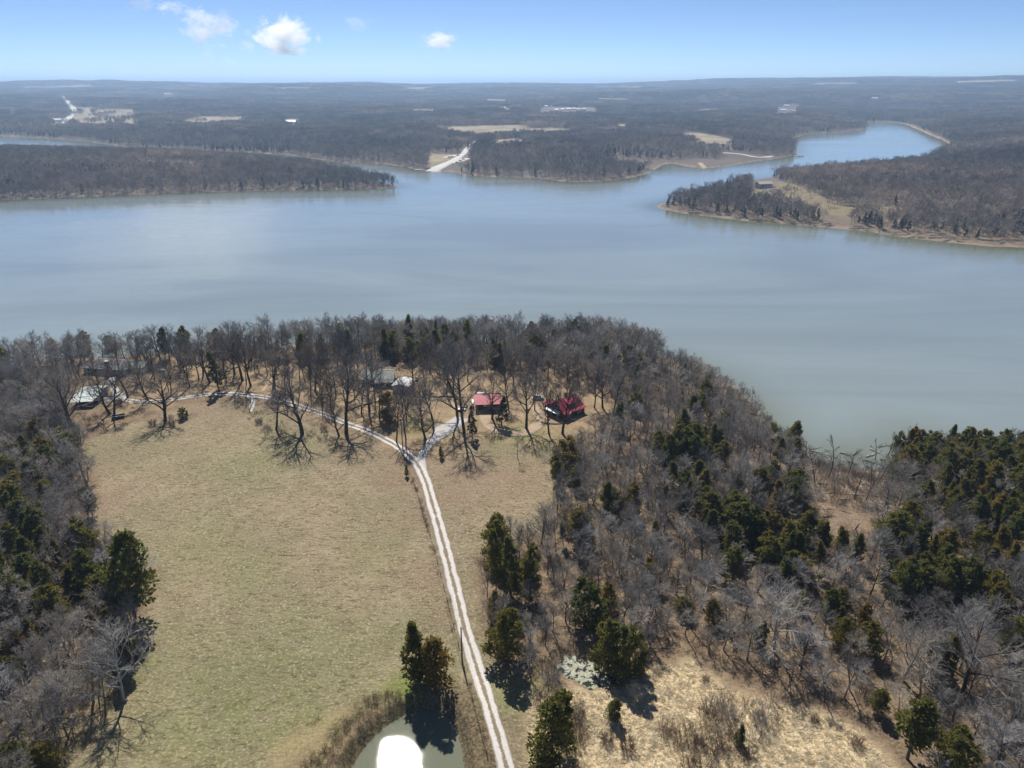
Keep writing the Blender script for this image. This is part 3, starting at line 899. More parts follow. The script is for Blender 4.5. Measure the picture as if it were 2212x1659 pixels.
ROADS_UV = [[(126, 207), (140, 207), (166, 231), (160, 252), (146, 270), (130, 270), (146, 250), (146, 233)],
            [(915, 374), (948, 374), (962, 362), (1014, 352), (1018, 338), (1005, 330), (1042, 298), (1040, 288), (1026, 291), (1012, 312), (990, 330), (955, 331), (935, 352)],
            [(1640, 352), (1625, 347), (1560, 333), (1560, 327), (1600, 329), (1660, 334), (1690, 336)], [(1500, 352), (1530, 345), (1535, 365), (1500, 366)],
            [(300, 345), (440, 348), (435, 353), (300, 350)]]
CLEAR = FIELD_UV + ROADS_UV + LAWN_UV
HOUSE_GAP = [[(1622, 384), (1680, 384), (1684, 412), (1622, 420)], [(612, 258), (652, 258), (652, 272), (612, 272)], [(100, 256), (136, 256), (136, 268), (100, 268)],
             [(350, 198), (374, 198), (374, 206), (350, 206)], [(1080, 232), (1110, 232), (1110, 237), (1080, 237)], [(1160, 230), (1290, 232), (1300, 242), (1160, 242)],
             [(1690, 226), (1730, 226), (1730, 246), (1660, 246)], [(1880, 210), (1905, 210), (1905, 216), (1880, 216)]]
CLEAR = CLEAR + HOUSE_GAP

def far_scatter(x0, x1, y0, y1, step, test, lift_h, jitter=0.9):
    xs = np.arange(x0, x1, step); ys = np.arange(y0, y1, step)
    X, Y = np.meshgrid(xs, ys); X = X.ravel(); Y = Y.ravel()
    X = X + RNG.uniform(-.5, .5, X.shape) * step * jitter; Y = Y + RNG.uniform(-.5, .5, Y.shape) * step * jitter
    a = np.abs(np.arctan2(X, Y)); m = (a < radians(41)); X = X[m]; Y = Y[m]
    Zg = gz(X, Y); sd_ = lookup(GSD, X, Y)
    m = test(X, Y, sd_); X = X[m]; Y = Y[m]; Zg = Zg[m]
    keep = np.ones(X.shape, bool)
    lone = RNG.random(X.shape) < 0.035
    for hh in (0.0, lift_h * 0.5, lift_h * 0.9):
        u, v, zc = project(np.stack([X, Y, Zg + hh], 1)); keep &= ~in_any(CLEAR, u, v) | (lone & in_any(LAWN_UV + FIELD_UV[:3], u, v))
    return X[keep], Y[keep], Zg[keep]

A_WORLD = at(np.array([p[0] for p in A_BACK + A_FRONT]), np.array([p[1] for p in A_BACK + A_FRONT]), ZW)[:, :2]
C_LAND_END = 1500.0
# left peninsula and the near part of the right one: single trees
def testA(X, Y, s): return (s > 2.0 + 3 * RNG.random(X.shape)) & inside(A_WORLD, X, Y)
XA, YA, ZA = far_scatter(-1300, -60, 700, 1800, 6.2, testA, 9)
nA = len(XA)
ced = RNG.random(nA) < np.where(vnoise(XA / 70, YA / 70, 5) > 0.66, 0.3, 0.03) + 0.22 * sm(-330, -150, XA)
wh = np.where(ced, RNG.integers(5, 8, nA), RNG.integers(0, 5, nA))
scatter('peninsula_woods', mid_protos, np.stack([XA, YA, ZA], 1), RNG.uniform(0.75, 1.2, nA) * np.where(ced, 1.1, 1.0), RNG.uniform(0, 6.28, nA), wh,
        'bare grey wood covering the long left peninsula across the lake', 'wood')
PCX = lambda X, Y: (X > 150) & (Y > 480) & (Y < 1180)
def testC(X, Y, s):
    back = 6 + 10 * RNG.random(X.shape) + 12 * sm(650, 420, Y)
    return (s > back) & PCX(X, Y) & ~((X < 420) & (Y > 1060))
XC, YC, ZC = far_scatter(150, 1100, 470, 1180, 6.3, testC, 9)
nC = len(XC)
ced = RNG.random(nC) < 0.05 + np.where(vnoise(XC / 60, YC / 60, 8) > 0.60, 0.35, 0) + 0.25 * (1 - sm(10, 60, lookup(GSD, XC, YC)))
wh = np.where(ced, RNG.integers(5, 8, nC), RNG.integers(0, 5, nC))
scatter('headland_woods', mid_protos, np.stack([XC, YC, ZC], 1), RNG.uniform(0.7, 1.15, nC), RNG.uniform(0, 6.28, nC), wh,
        'bare grey wood with dark cedars on the right headland across the lake', 'wood')
def testM(X, Y, s): return (s > 3 + 4 * RNG.random(X.shape)) & ~inside(A_WORLD, X, Y) & ~PCX(X, Y) & (Y > 700)
XM, YM, ZM = far_scatter(-2600, 2900, 700, 2600, 7.6, lambda X, Y, s: testM(X, Y, s) & (s < 150), 10)
nM = len(XM)
ced = RNG.random(nM) < np.where(vnoise(XM / 90, YM / 90, 15) > 0.66, 0.4, 0.03)
wh = np.where(ced, RNG.integers(5, 8, nM), RNG.integers(0, 5, nM))
scatter('far_shore_woods', mid_protos, np.stack([XM, YM, ZM], 1), RNG.uniform(0.8, 1.25, nM), RNG.uniform(0, 6.28, nM), wh,
        'bare grey trees lining the far shore of the lake', 'wood')
XM, YM, ZM = far_scatter(-3600, 3800, 700, 5000, 23.0, lambda X, Y, s: testM(X, Y, s) & (s >= 150) & (np.hypot(X, Y) < 5000), 11)
nM = len(XM)
wh = np.where(vnoise(XM / 160, YM / 160, 19) > 0.66, RNG.integers(4, 6, nM), RNG.integers(0, 4, nM))
scatter('hill_woods', PATCH, np.stack([XM, YM, ZM], 1), RNG.uniform(0.85, 1.2, nM), RNG.uniform(0, 6.28, nM), wh,
        'bare purple-grey woods over the hills beyond the lake', 'wood')
XM, YM, ZM = far_scatter(-9000, 9000, 3000, 13500, 62.0, lambda X, Y, s: (np.hypot(X, Y) >= 5000) & (np.hypot(X, Y) < 13500), 12)
nM = len(XM)
scatter('distant_woods', BIGPATCH, np.stack([XM, YM, ZM], 1), RNG.uniform(0.9, 1.2, nM), RNG.uniform(0, 6.28, nM), RNG.integers(0, 4, nM),
        'far wooded ridges fading into haze below the horizon', 'wood')

# ------------------------------------------------------------------ trees on the near shore
def plant(name, proto, p, h, rz, label, cat, group=None, wide=1.0, lean=(0, 0)):
    s = h / proto[2]
    e = empty(name, (float(p[0]), float(p[1]), float(p[2])), rz)
    e.scale = (s * wide, s * wide, s)
    e.rotation_euler = (lean[0], lean[1], rz)
    link('trunk', proto[0], None, e); link('crown', proto[1], None, e)
    tag(e, label, cat, group)
    return e

TAKEN = []       # world xy of everything already standing, with a keep-clear radius
def standing(p, r): TAKEN.append((p[0], p[1], r))

# trees one can pick out: base (u, v), top row, prototype set, index, width factor, label
HAND = [
 (357, 909, 806, 'B', 3, 1.0, 'lone spreading bare oak at the top left corner of the meadow'),
 (246, 899, 800, 'B', 4, 1.0, 'tall bare tree standing behind the dark trailer'),
 (237, 894, 806, 'B', 5, 0.9, 'leaning bare tree just left of the dark trailer'),
 (276, 859, 764, 'B', 2, 0.9, 'straight thick bare tree in front of the brick chimney house, right of its drive'),
 (320, 864, 786, 'B', 5, 1.0, 'crooked bare tree leaning left over the lane near the chimney house'),
 (191, 932, 872, 'S', 0, 1.0, 'thin bare sapling below the pale metal garage'),
 (162, 934, 785, 'B', 6, 0.9, 'tall bare tree at the corner of the left wood by the pale metal garage'),
 (347, 779, 704, 'B', 1, 0.9, 'bare tree near the lake right of the brick chimney house'),
 (330, 809, 735, 'B', 6, 0.8, 'forked bare tree at the right end of the brick chimney house'),
 (370, 794, 728, 'B', 2, 0.7, 'slim bare tree beside the lawn table'),
 (390, 802, 722, 'B', 6, 0.7, 'slim twin-stemmed bare tree right of the lawn table'),
 (439, 807, 709, 'B', 0, 0.8, 'tall bare tree left of the mossy green-brown tree'),
 (454, 827, 738, 'B', 5, 0.8, 'bare tree leaning left just beside the mossy green-brown tree'),
 (507, 809, 715, 'B', 6, 0.7, 'bare tree right of the mossy green-brown tree'),
 (524, 822, 697, 'B', 2, 0.8, 'tallest bare tree of the clump above the bend in the lane'),
 (542, 834, 715, 'B', 6, 0.7, 'bare tree at the right of the clump above the bend in the lane'),
 (593, 834, 735, 'B', 2, 0.9, 'thick straight bare tree beside the short gravel path'),
 (596, 928, 822, 'B', 4, 1.1, 'bare tree leaning left at the meadow edge near the white gate'),
 (653, 938, 808, 'B', 3, 0.9, 'broad bare tree at the meadow edge in the brambles'),
 (733, 942, 868, 'B', 5, 0.85, 'short bare tree, left of the pair below the lane'),
 (748, 937, 752, 'B', 2, 0.8, 'very tall bare tree, right of the pair below the lane'),
 (681, 844, 757, 'B', 7, 0.8, 'bare tree on the leafy slope left of the grey-green roofed house'),
 (671, 834, 770, 'B', 6, 0.6, 'slim bare tree behind another on the slope left of the grey-green roofed house'),
 (798, 886, 752, 'B', 0, 0.8, 'big bare tree in front of the grey-green roofed house'),
 (811, 867, 770, 'B', 6, 0.6, 'slim bare tree at the right edge of the grey-green roofed house'),
 (856, 955, 825, 'B', 4, 0.5, 'bare tree on the verge left of the utility pole by the fork'),
 (877, 949, 815, 'B', 6, 0.45, 'bare tree right of the utility pole by the fork'),
 (920, 950, 860, 'B', 5, 0.8, 'thick broken-topped bare tree left of the gravel drive'),
 (936, 924, 800, 'B', 2, 0.7, 'forked bare tree left of the gravel drive behind a thicker one'),
 (1003, 934, 742, 'B', 0, 0.7, 'tall bare tree right of the gravel drive by the spruce'),
 (988, 899, 732, 'B', 2, 0.7, 'tall bare tree at the head of the gravel drive'),
 (893, 842, 757, 'B', 1, 0.9, 'reddish-brown bare tree right of the white shed'),
 (966, 834, 745, 'B', 6, 0.8, 'bare tree on the lawn between the white shed and the red-roofed garage'),
 (1063, 905, 806, 'B', 1, 0.9, 'big bare tree in front of the red-roofed garage'),
 (1098, 875, 778, 'B', 5, 0.6, 'bare tree just right of the red-roofed garage'),
 (1137, 925, 800, 'B', 6, 0.8, 'bare tree in the middle of the dirt yard between the red roofs'),
 (1155, 886, 800, 'B', 1, 0.6, 'slender bare tree left of the red-roofed house'),
 (1186, 936, 830, 'B', 6, 0.7, 'bare tree at the front left corner of the red-roofed house'),
 (1215, 937, 810, 'B', 7, 0.7, 'dark twin-trunked tree in front of the red-roofed house'),
 (1119, 992, 914, 'S', 1, 1.0, 'small bare tree alone on the grass below the dirt yard'),
 (1284, 881, 800, 'B', 6, 0.7, 'bare tree at the right side of the red-roofed house'),
 (1302, 881, 790, 'B', 1, 0.8, 'forked bare tree right of the red-roofed house'),
 (1324, 893, 810, 'B', 4, 0.7, 'slim bare tree at the wood edge right of the red-roofed house'),
 (267, 1512, 1372, 'P', 0, 0.95, 'large pale-limbed bare tree at the meadow edge near the bottom left'),
 (67, 1633, 1520, 'P', 1, 1.0, 'pale-limbed bare tree over a cedar in the bottom left corner'),
 (1671, 1408, 1262, 'P', 0, 0.95, 'large pale-limbed bare tree throwing a long fan of shadow on the straw'),
 (1951, 1470, 1340, 'P', 1, 1.0, 'large pale-limbed bare tree above the bronze cedar at bottom right'),
 (2066, 1523, 1340, 'B', 0, 1.0, 'dark forked bare tree at the right edge of the straw clearing'),
 (1515, 1310, 1210, 'P', 1, 0.9, 'pale-limbed bare tree in the middle of the right wood'),
]
SETS = {'B': YARD_T, 'P': PALE, 'S': SLIM}
for u, v, vt, k, i, wd, lab in HAND:
    p = g1(u, v); h = float(rise(p, vt))
    pr = SETS[k][i]
    plant('bare_tree', pr, p, h, random.uniform(0, 6.28) if i not in (4, 5) else random.uniform(-0.3, 0.3), lab, 'tree', None, min(1.0, wd * 1.1))
    standing(p, 3.0)

# evergreens one can pick out: base, top row, width in picture px, set, index, label
GREEN = [
 (903, 1472, 1345, 72, 'C', 3, 'tall pointed bronze cedar, left of the pair at the pond'),
 (941, 1480, 1370, 84, 'C', 1, 'broad olive cedar, right of the pair at the pond'),
 (1190, 1648, 1497, 112, 'C', 1, 'large bright green cedar beside the lane at the bottom'),
 (1182, 1690, 1648, 60, 'C', 4, 'low bronze cedar cut by the bottom edge beside the lane'),
 (1313, 1450, 1340, 78, 'C', 2, 'rounded cedar behind the scum-covered pond, left of the clump'),
 (1358, 1458, 1352, 74, 'C', 4, 'bright rounded cedar behind the scum-covered pond, right of the clump'),
 (1383, 1452, 1410, 30, 'C', 0, 'small cedar at the right foot of the clump behind the scum-covered pond'),
 (1092, 1425, 1308, 88, 'C', 1, 'bronze cedar at the wood edge throwing a black shadow towards the lane'),
 (1072, 1275, 1142, 44, 'C', 5, 'slim dark cedar at the left tip of the right wood'),
 (1104, 1290, 1158, 66, 'C', 0, 'dense dark cedar in the middle of the group at the tip of the right wood'),
 (1146, 1292, 1180, 54, 'C', 5, 'open cedar on the right of the group at the tip of the right wood'),
 (292, 1335, 1150, 100, 'C', 5, 'tall ragged black-green cedar jutting into the meadow on the left'),
 (238, 1325, 1228, 76, 'C', 2, 'bronze-green cedar behind the tall ragged one on the left'),
 (205, 1290, 1180, 60, 'C', 1, 'cedar at the edge of the left wood above the ragged one'),
 (841, 910, 849, 50, 'C', 4, 'rounded cedar with a dark shadow below the white shed'),
 (1020, 946, 878, 34, 'N', 0, 'small open spruce right of the gravel drive'),
 (1084, 921, 858, 42, 'N', 1, 'open conifer in front of the red-roofed garage'),
 (397, 904, 880, 21, 'C', 4, 'small round dark cedar beside the lone oak'),
 (953, 989, 963, 15, 'C', 3, 'small dark cedar on the grass below the gravel drive'),
 (879, 1029, 1004, 12, 'C', 3, 'small bronze cedar on the fence line near the fork'),
 (1326, 1552, 1508, 38, 'C', 0, 'young bright cedar alone in the straw clearing'),
 (1597, 1608, 1568, 26, 'C', 3, 'young pointed cedar in the brambles of the straw clearing'),
 (1960, 1640, 1515, 92, 'C', 6, 'tall ragged cedar at the bottom right of the straw clearing'),
 (2050, 1660, 1575, 80, 'C', 4, 'rounded bronze cedar in the bottom right'),
 (1895, 1540, 1485, 40, 'C', 5, 'small cedar at the edge of the straw clearing below the pale tree'),
 (1640, 1400, 1340, 34, 'C', 0, 'small dark cedar at the upper edge of the straw clearing'),
 (1478, 1330, 1288, 44, 'C', 2, 'dark cedar low in the middle of the right wood'),
 (831, 772, 708, 34, 'C', 0, 'broad dark cedar behind the grey-green roofed house'),
 (883, 757, 680, 32, 'C', 3, 'tall dark cedar above the white shed'),
 (943, 752, 690, 16, 'C', 3, 'narrow pointed cedar on the lake side above the white shed'),
 (1078, 794, 738, 26, 'C', 3, 'narrow dark cedar behind the red-roofed garage'),
 (121, 769, 730, 30, 'C', 1, 'dark cedar left of the brick chimney house'),
 (247, 766, 724, 38, 'C', 1, 'dark cedar behind the brick chimney house'),
 (186, 772, 717, 34, 'C', 5, 'cedar rising behind bare twigs left of the brick chimney house'),
 (405, 772, 702, 34, 'C', 5, 'open olive cedar at the lake edge right of the lawn table'),
 (357, 775, 708, 26, 'C', 5, 'dark cedar at the lake edge above the lawn table'),
 (473, 844, 758, 46, 'N', 0, 'mossy green-brown conifer beside the lane'),
 (1010, 765, 690, 30, 'C', 5, 'olive cedar on the lake edge above the red-roofed garage'),
 (40, 1690, 1615, 80, 'C', 2, 'dark rounded cedar in the bottom left corner'),
 (20, 1480, 1420, 70, 'C', 4, 'dark cedar at the left edge of the picture'),
 (110, 1660, 1600, 60, 'C', 1, 'cedar beside the pale-limbed tree in the bottom left'),
 (85, 960, 905, 42, 'C', 2, 'dark cedar in the left wood below the pale metal garage'),
 (150, 1010, 940, 50, 'C', 5, 'dark cedar at the upper edge of the meadow on the left'),
]
for u, v, vt, wpx, k, i, lab in GREEN:
    p = g1(u, v); h = float(rise(p, vt)); pr = (CEDAR if k == 'C' else PINE)[i]
    dist = np.linalg.norm(p - np.array([0, 0, CZ]))
    wm = wpx * dist / FP
    plant('cedar_tree' if k == 'C' else 'conifer_tree', pr, p, h, random.uniform(0, 6.28), lab, 'tree', None, wm / (pr[3] * h / pr[2]))
    standing(p, wm * 0.45)

# keep the houses, yards, lanes and ponds clear of random trees
KEEP = [on_flat(q) for q in (
 [(150, 835), (225, 832), (232, 882), (150, 890)], [(178, 780), (302, 780), (304, 812), (178, 812)], [(780, 785), (900, 785), (900, 862), (780, 850)],
 [(775, 845), (905, 845), (905, 885), (775, 880)], [(1010, 830), (1100, 830), (1110, 935), (1005, 935)], [(1170, 835), (1275, 835), (1275, 930), (1170, 930)])]
WOODS = {
 'left': gpoly([(-700, 1000), (-100, 850), (40, 830), (150, 830), (150, 890), (160, 935), (188, 985), (195, 1060), (205, 1150), (230, 1185), (300, 1240), (310, 1290), (280, 1350), (310, 1400), (290, 1470),
                (220, 1560), (140, 1620), (80, 1720), (-200, 1900), (-900, 1700)]),
 'shore': gpoly([(-600, 850), (0, 796), (300, 768), (600, 750), (900, 743), (1150, 740), (1330, 749), (1400, 775), (1440, 800), (1330, 830), (1290, 845), (1200, 820), (1000, 800), (800, 782),
                 (560, 778), (360, 768), (330, 782), (150, 822), (0, 860), (-500, 950)]),
 'right': gpoly([(1290, 845), (1440, 800), (1530, 815), (1590, 850), (1640, 895), (1680, 940), (1712, 965), (1735, 1060), (1755, 1150), (1800, 1205), (1880, 1195), (1920, 1080), (1935, 985), (2000, 965),
                 (2212, 1000), (2700, 1050), (2900, 1700), (2400, 1900), (2020, 1700), (1940, 1620), (1870, 1560), (1700, 1490), (1570, 1450), (1500, 1400), (1400, 1420), (1340, 1410), (1260, 1395), (1200, 1390),
                 (1160, 1470), (1120, 1480), (1085, 1430), (1055, 1370), (1035, 1290), (1025, 1215), (1090, 1175), (1165, 1150), (1200, 1080), (1195, 1005), (1265, 960), (1330, 880)]),
}
CEDAR_SPOTS = [(1500, 990, 70, .75), (1480, 900, 45, .6), (1540, 930, 40, .5), (1630, 1220, 95, .7), (1560, 1140, 60, .6), (1690, 1180, 55, .6), (1790, 1190, 55, .85), (1740, 1230, 45, .6), (1700, 1120, 40, .6),
               (2080, 1010, 150, .68), (2190, 1040, 110, .66), (1990, 1040, 50, .7), (2120, 1120, 90, .75), (2020, 1130, 60, .6), (2200, 1230, 80, .8), (2010, 1230, 70, .6), (1960, 1290, 50, .6), (1320, 1120, 45, .6),
               (1800, 1330, 50, .65), (1860, 1400, 45, .65), (2110, 1310, 55, .55), (2190, 1390, 50, .5), (1300, 1330, 40, .4), (1390, 1250, 40, .4), (1420, 1130, 40, .4), (1480, 1080, 50, .6), (1660, 1060, 40, .5), (1440, 1240, 35, .4),
               (60, 1250, 60, .65), (20, 1290, 70, .65), (140, 1310, 70, .65), (40, 1070, 60, .5), (100, 1020, 50, .5), (180, 1270, 45, .6), (30, 1440, 50, .5), (120, 1110, 40, .4), (60, 1160, 40, .3),
               (1080, 775, 60, .35), (900, 770, 70, .4), (980, 765, 50, .4), (700, 770, 80, .2), (1360, 800, 40, .35), (430, 775, 60, .25), (1200, 780, 60, .3)]
CS = [(g1(u, v)[:2], r * np.linalg.norm(g1(u, v) - np.array([0, 0, CZ])) / FP, p) for u, v, r, p in CEDAR_SPOTS]

def jitter_grid(poly, step, jit=0.95):
    b0 = poly.min(0); b1 = poly.max(0)
    X, Y = np.meshgrid(np.arange(b0[0], b1[0], step), np.arange(b0[1], b1[1], step))
    X = X.ravel() + RNG.uniform(-.5, .5, X.size) * step * jit; Y = Y.ravel() + RNG.uniform(-.5, .5, Y.size) * step * jit
    m = inside(poly, X, Y); X = X[m]; Y = Y[m]
    Zg = gz(X, Y)
    u, v, zc = project(np.stack([X, Y, Zg], 1))
    m = (u > -120) & (u < PW + 120) & (v < PH + 140) & (zc > 0)
    return X[m], Y[m], Zg[m], u[m], v[m]

def clear_of(X, Y, extra=0.0):
    ok = np.ones(X.shape, bool)
    for x, y, r in TAKEN: ok &= (X - x) ** 2 + (Y - y) ** 2 > (r + extra) ** 2
    for P in KEEP: ok &= ~inside(P, X, Y)
    for P in (POND, SCUM): ok &= sdist(P, X, Y) < -1.0
    return ok

WOODS['lawn'] = gpoly([(165, 822), (240, 820), (290, 800), (360, 772), (560, 782), (800, 786), (1000, 802), (1180, 822), (1170, 840), (1100, 850), (1010, 850), (960, 880), (900, 900), (850, 930), (790, 910), (700, 885), (600, 855), (540, 845), (430, 845), (330, 850), (240, 858), (200, 834)])
SPOTS = {'right': [(1310, 900, 'beside the brown cottage'), (1400, 830, 'on the lake shore right of the brown cottage'), (1450, 1000, 'on the slope above the lake right of the small meadow'), (1250, 1060, 'at the edge of the small meadow right of the lane'),
  (1600, 1000, 'on the steep bank above the cove'), (1620, 1190, 'in the dense cedar belt mid-wood'), (1800, 1250, 'just below the brushy cove'), (2080, 1000, 'on the cedar-covered point right of the cove'),
  (2150, 1200, 'at the right edge below the cedar-covered point'), (1980, 1180, 'right of the brushy cove'), (1120, 1250, 'at the tip of the right wood near the lane'), (1300, 1350, 'behind the scum-covered pond'),
  (1400, 1230, 'in the left half of the right wood'), (1500, 1370, 'in the wood above the straw clearing'), (1750, 1430, 'along the upper edge of the straw clearing'), (1900, 1370, 'among pale-limbed trees at the lower right'),
  (2150, 1400, 'at the right edge of the lower wood'), (2080, 1600, 'in the bottom right corner')],
 'left': [(60, 880, 'left of the pale metal garage'), (120, 960, 'below the pale metal garage'), (60, 1080, 'at the left edge beside the upper meadow'), (160, 1120, 'along the upper left edge of the meadow'), (60, 1250, 'at the left edge level with the ragged black cedar'),
  (220, 1270, 'just behind the ragged black cedar'), (60, 1400, 'at the lower left edge'), (230, 1420, 'near the large pale tree at the meadow edge'), (80, 1600, 'in the bottom left corner')],
 'shore': [(60, 810, 'on the shore at the far left of the strip'), (240, 780, 'on the shore behind the chimney house'), (450, 770, 'on the shore above the bend in the lane'), (700, 765, 'on the shore left of the grey-green roofed house'), (880, 765, 'on the shore above the white shed'),
  (1050, 770, 'on the shore above the red-roofed garage'), (1230, 780, 'on the shore behind the brown cottage'), (1380, 790, 'where the strip meets the right wood')],
 'lawn': [(230, 835, 'in front of the chimney house'), (350, 800, 'around the picnic table'), (470, 810, 'above the bend in the lane'), (600, 820, 'beside the short gravel path'), (720, 840, 'left of the grey-green roofed house'), (850, 880, 'below the white shed'), (960, 840, 'left of the red-roofed garage'), (1100, 840, 'between the two red roofs')]}
def tree_label(c, h, what, lo, hi):
    s = min(SPOTS[c[5]], key=lambda q: (q[0] - c[3]) ** 2 + (1.6 * (q[1] - c[4])) ** 2)[2]
    side = ''
    return ('tall ' if h > hi else 'low ' if h < lo else 'middling ') + what + ' ' + s
REGION = {'lawn': ('leafy lawns between the lane and the lake', 7.2), 'left': ('left wood beside the meadow', 3.7), 'shore': ('wooded strip between the houses and the lake', 4.2), 'right': ('wood right of the lane', 3.85)}
bare_c, cedar_c = [], []
for key, poly in WOODS.items():
    X, Y, Zg, u, v = jitter_grid(poly, REGION[key][1])
    ok = clear_of(X, Y) & (lookup(GSD, X, Y) > 4)
    X, Y, Zg, u, v = X[ok], Y[ok], Zg[ok], u[ok], v[ok]
    pc = np.full(X.shape, {'left': 0.10, 'lawn': 0.0}.get(key, 0.05))
    if key != 'lawn':
        for c, r, p in CS: pc = np.maximum(pc, p * (np.hypot(X - c[0], Y - c[1]) < r))
    isced = RNG.random(X.shape) < pc
    thin = (RNG.random(X.shape) < 0.12) & ~isced
    for i in range(len(X)):
        if thin[i]: continue
        (cedar_c if isced[i] else bare_c).append((X[i], Y[i], Zg[i], u[i], v[i], key))

def seen_size(p, h): return h / math.dist(p[:3], (0, 0, CZ))
# a few extra on the lawns behind the houses
def pick(cands, hfun, limit):
    L = [(c, hfun(c)) for c in cands]
    infr = lambda c: (0 < c[3] < PW) and (c[4] < PH + 60)
    L.sort(key=lambda t: -(seen_size(t[0], t[1]) + (0 if infr(t[0]) else -10)))
    return L[:limit], L[limit:]
R_ = random.Random(5)
def h_bare(c):
    return (R_.triangular(4.5, 12.5, 8.5) if c[5] == 'right' else R_.uniform(9.5, 14.5) if c[5] in ('shore', 'lawn') else R_.uniform(8.5, 13)) * (0.75 + 0.25 * min(1, max(0, (c[2] - ZW) / 8)))
def h_ced(c): return R_.uniform(6.0, 11.5)
lawn_c = [c for c in bare_c if c[5] == 'lawn']; bare_c = [c for c in bare_c if c[5] != 'lawn']
for c in lawn_c:
    plant('bare_tree', YARD_T[R_.randrange(8)], c[:3], (hh := h_bare(c)), R_.uniform(0, 6.28), tree_label(c, hh, 'dark bare tree on the leafy lawn', 11, 13), 'tree', 'bare trees on the ' + REGION['lawn'][0], R_.uniform(0.6, 0.85))
    standing(c, 2.0)
print('lawn', len(lawn_c))
ind, rest = pick(bare_c, h_bare, 300 - len(HAND) - len(lawn_c))
for c, h in ind:
    k = R_.random()
    pr = BARE[R_.randrange(8)] if k < 0.74 else PALE[R_.randrange(2)] if k < 0.88 else SLIM[R_.randrange(4)]
    plant('bare_tree', pr, c[:3], h, R_.uniform(0, 6.28), tree_label(c, h, 'pale-limbed bare tree' if 0.74 <= k < 0.88 else 'slim bare tree' if k >= 0.88 else 'grey bare tree', 7, 10), 'tree', 'bare trees in the ' + REGION[c[5]][0], R_.uniform(0.7, 1.15), (R_.gauss(0, 0.05), R_.gauss(0, 0.05)))
def whole(pr):
    V0, F0 = mesh_arrays(pr[0]); me = joined('whole_tree', [])if 0 else None
    return me
def merged(pr, m0, m1):
    a = []
    for me, mi in ((pr[0], 0), (pr[1], 1)):
        V = np.empty(len(me.vertices) * 3); me.vertices.foreach_get('co', V)
        Fi = np.empty(len(me.loops), int); me.loops.foreach_get('vertex_index', Fi)
        a.append((V.reshape(-1, 3), Fi.reshape(-1, 4), mi))
    j = joined('whole_tree', a); j.materials.append(m0); j.materials.append(m1); return j
if rest:
    W8 = [merged(p, M_bark, M_twig) for p in BARE] + [merged(p, M_pale, M_pale) for p in PALE]
    HH = [p[2] for p in BARE] + [p[2] for p in PALE]
    w = np.array([R_.randrange(8) if R_.random() < 0.93 else 8 + R_.randrange(2) for _ in rest])
    scatter('bare_woods', W8, np.array([c[:3] for c, h in rest]), np.array([h / HH[k] for (c, h), k in zip(rest, w)]), RNG.uniform(0, 6.28, len(rest)), w,
            'mass of further bare grey trees in the woods of the near shore', 'wood')
ind, rest = pick(cedar_c, h_ced, 300 - len(GREEN))
for c, h in ind:
    plant('cedar_tree', CEDAR[R_.randrange(7)], c[:3], h, R_.uniform(0, 6.28), tree_label(c, h, 'cedar', 7.2, 9.6), 'tree', 'cedars in the ' + REGION[c[5]][0], R_.uniform(0.8, 1.35), (R_.gauss(0, 0.05), R_.gauss(0, 0.05)))
if rest:
    W8 = [merged(p, M_bark, M_cedar) for p in CEDAR]
    w = RNG.integers(0, 7, len(rest))
    scatter('cedar_woods', W8, np.array([c[:3] for c, h in rest]), np.array([h / CEDAR[k][2] for (c, h), k in zip(rest, w)]), RNG.uniform(0, 6.28, len(rest)), w,
            'further cedars massed in the woods of the near shore', 'wood')
print('near bare', len(bare_c), 'cedar', len(cedar_c))

# dead trees standing in the flooded cove
for n_, (u, v, vt) in enumerate([(1735, 1022, 930), (1760, 1045, 955), (1790, 1030, 928), (1845, 1078, 1000), (1870, 1080, 990), (1915, 990, 925), (1890, 1000, 935), (1900, 1040, 960), (1950, 1010, 920),
                                 (1925, 1040, 950), (1830, 1030, 950), (1700, 985, 930), (1960, 960, 905), (1880, 1050, 970)]):
    p = g1(u, v)
    plant('dead_tree', SNAG[n_ % 3], p, float(rise(p, vt)), R_.uniform(0, 6.28), 'dead leafless snag standing in the muddy cove', 'tree', 'snags in the muddy cove', R_.uniform(0.8, 1.2))
    standing(p, 1.0)

# ------------------------------------------------------------------ brush, brambles, weeds, tussocks
def stems(name, seed0, n, M, **kw):
    out = []
    for i in range(n):
        V, F_ = shrub_mesh(seed0 + i, **kw); me = mesh_from(name, V, F_); me.materials.append(M); out.append(me)
    return out
BR_brown = stems('shrub', 700, 3, M_brush, H=1.5, W=2.4, stems=24, kids=7, r=0.016)
BR_grey = stems('shrub', 710, 3, M_twig, H=2.2, W=2.6, stems=20, kids=8, r=0.015)
BR_weed = stems('weeds', 720, 3, M_reed, H=0.9, W=1.6, stems=26, kids=3, r=0.012)
def brush(name, protos, poly_list, step, smin, smax, label, cat='undergrowth', prob=1.0, clump=None, own=0):
    PX = []
    for poly in poly_list:
        X, Y, Zg, u, v = jitter_grid(poly, step)
        ok = clear_of(X, Y, -1.5 if own == 0 else 0) & (lookup(GSD, X, Y) > 1.5) & (RNG.random(X.shape) < prob)
        if clump: ok &= vnoise(X / clump[0], Y / clump[0], 91) > clump[1]
        PX.append(np.stack([X[ok], Y[ok], Zg[ok]], 1))
    PX = np.concatenate(PX)
    n = len(PX)
    scatter(name, protos, PX, RNG.uniform(smin, smax, n), RNG.uniform(0, 6.28, n), RNG.integers(0, len(protos), n), label, cat)
    print(name, n)
brush('woodland_undergrowth', BR_grey + BR_brown, [WOODS[k] for k in ('left', 'shore', 'right')], 3.0, 0.6, 1.3, 'low grey-brown brush between the trunks of the near woods', prob=0.75)
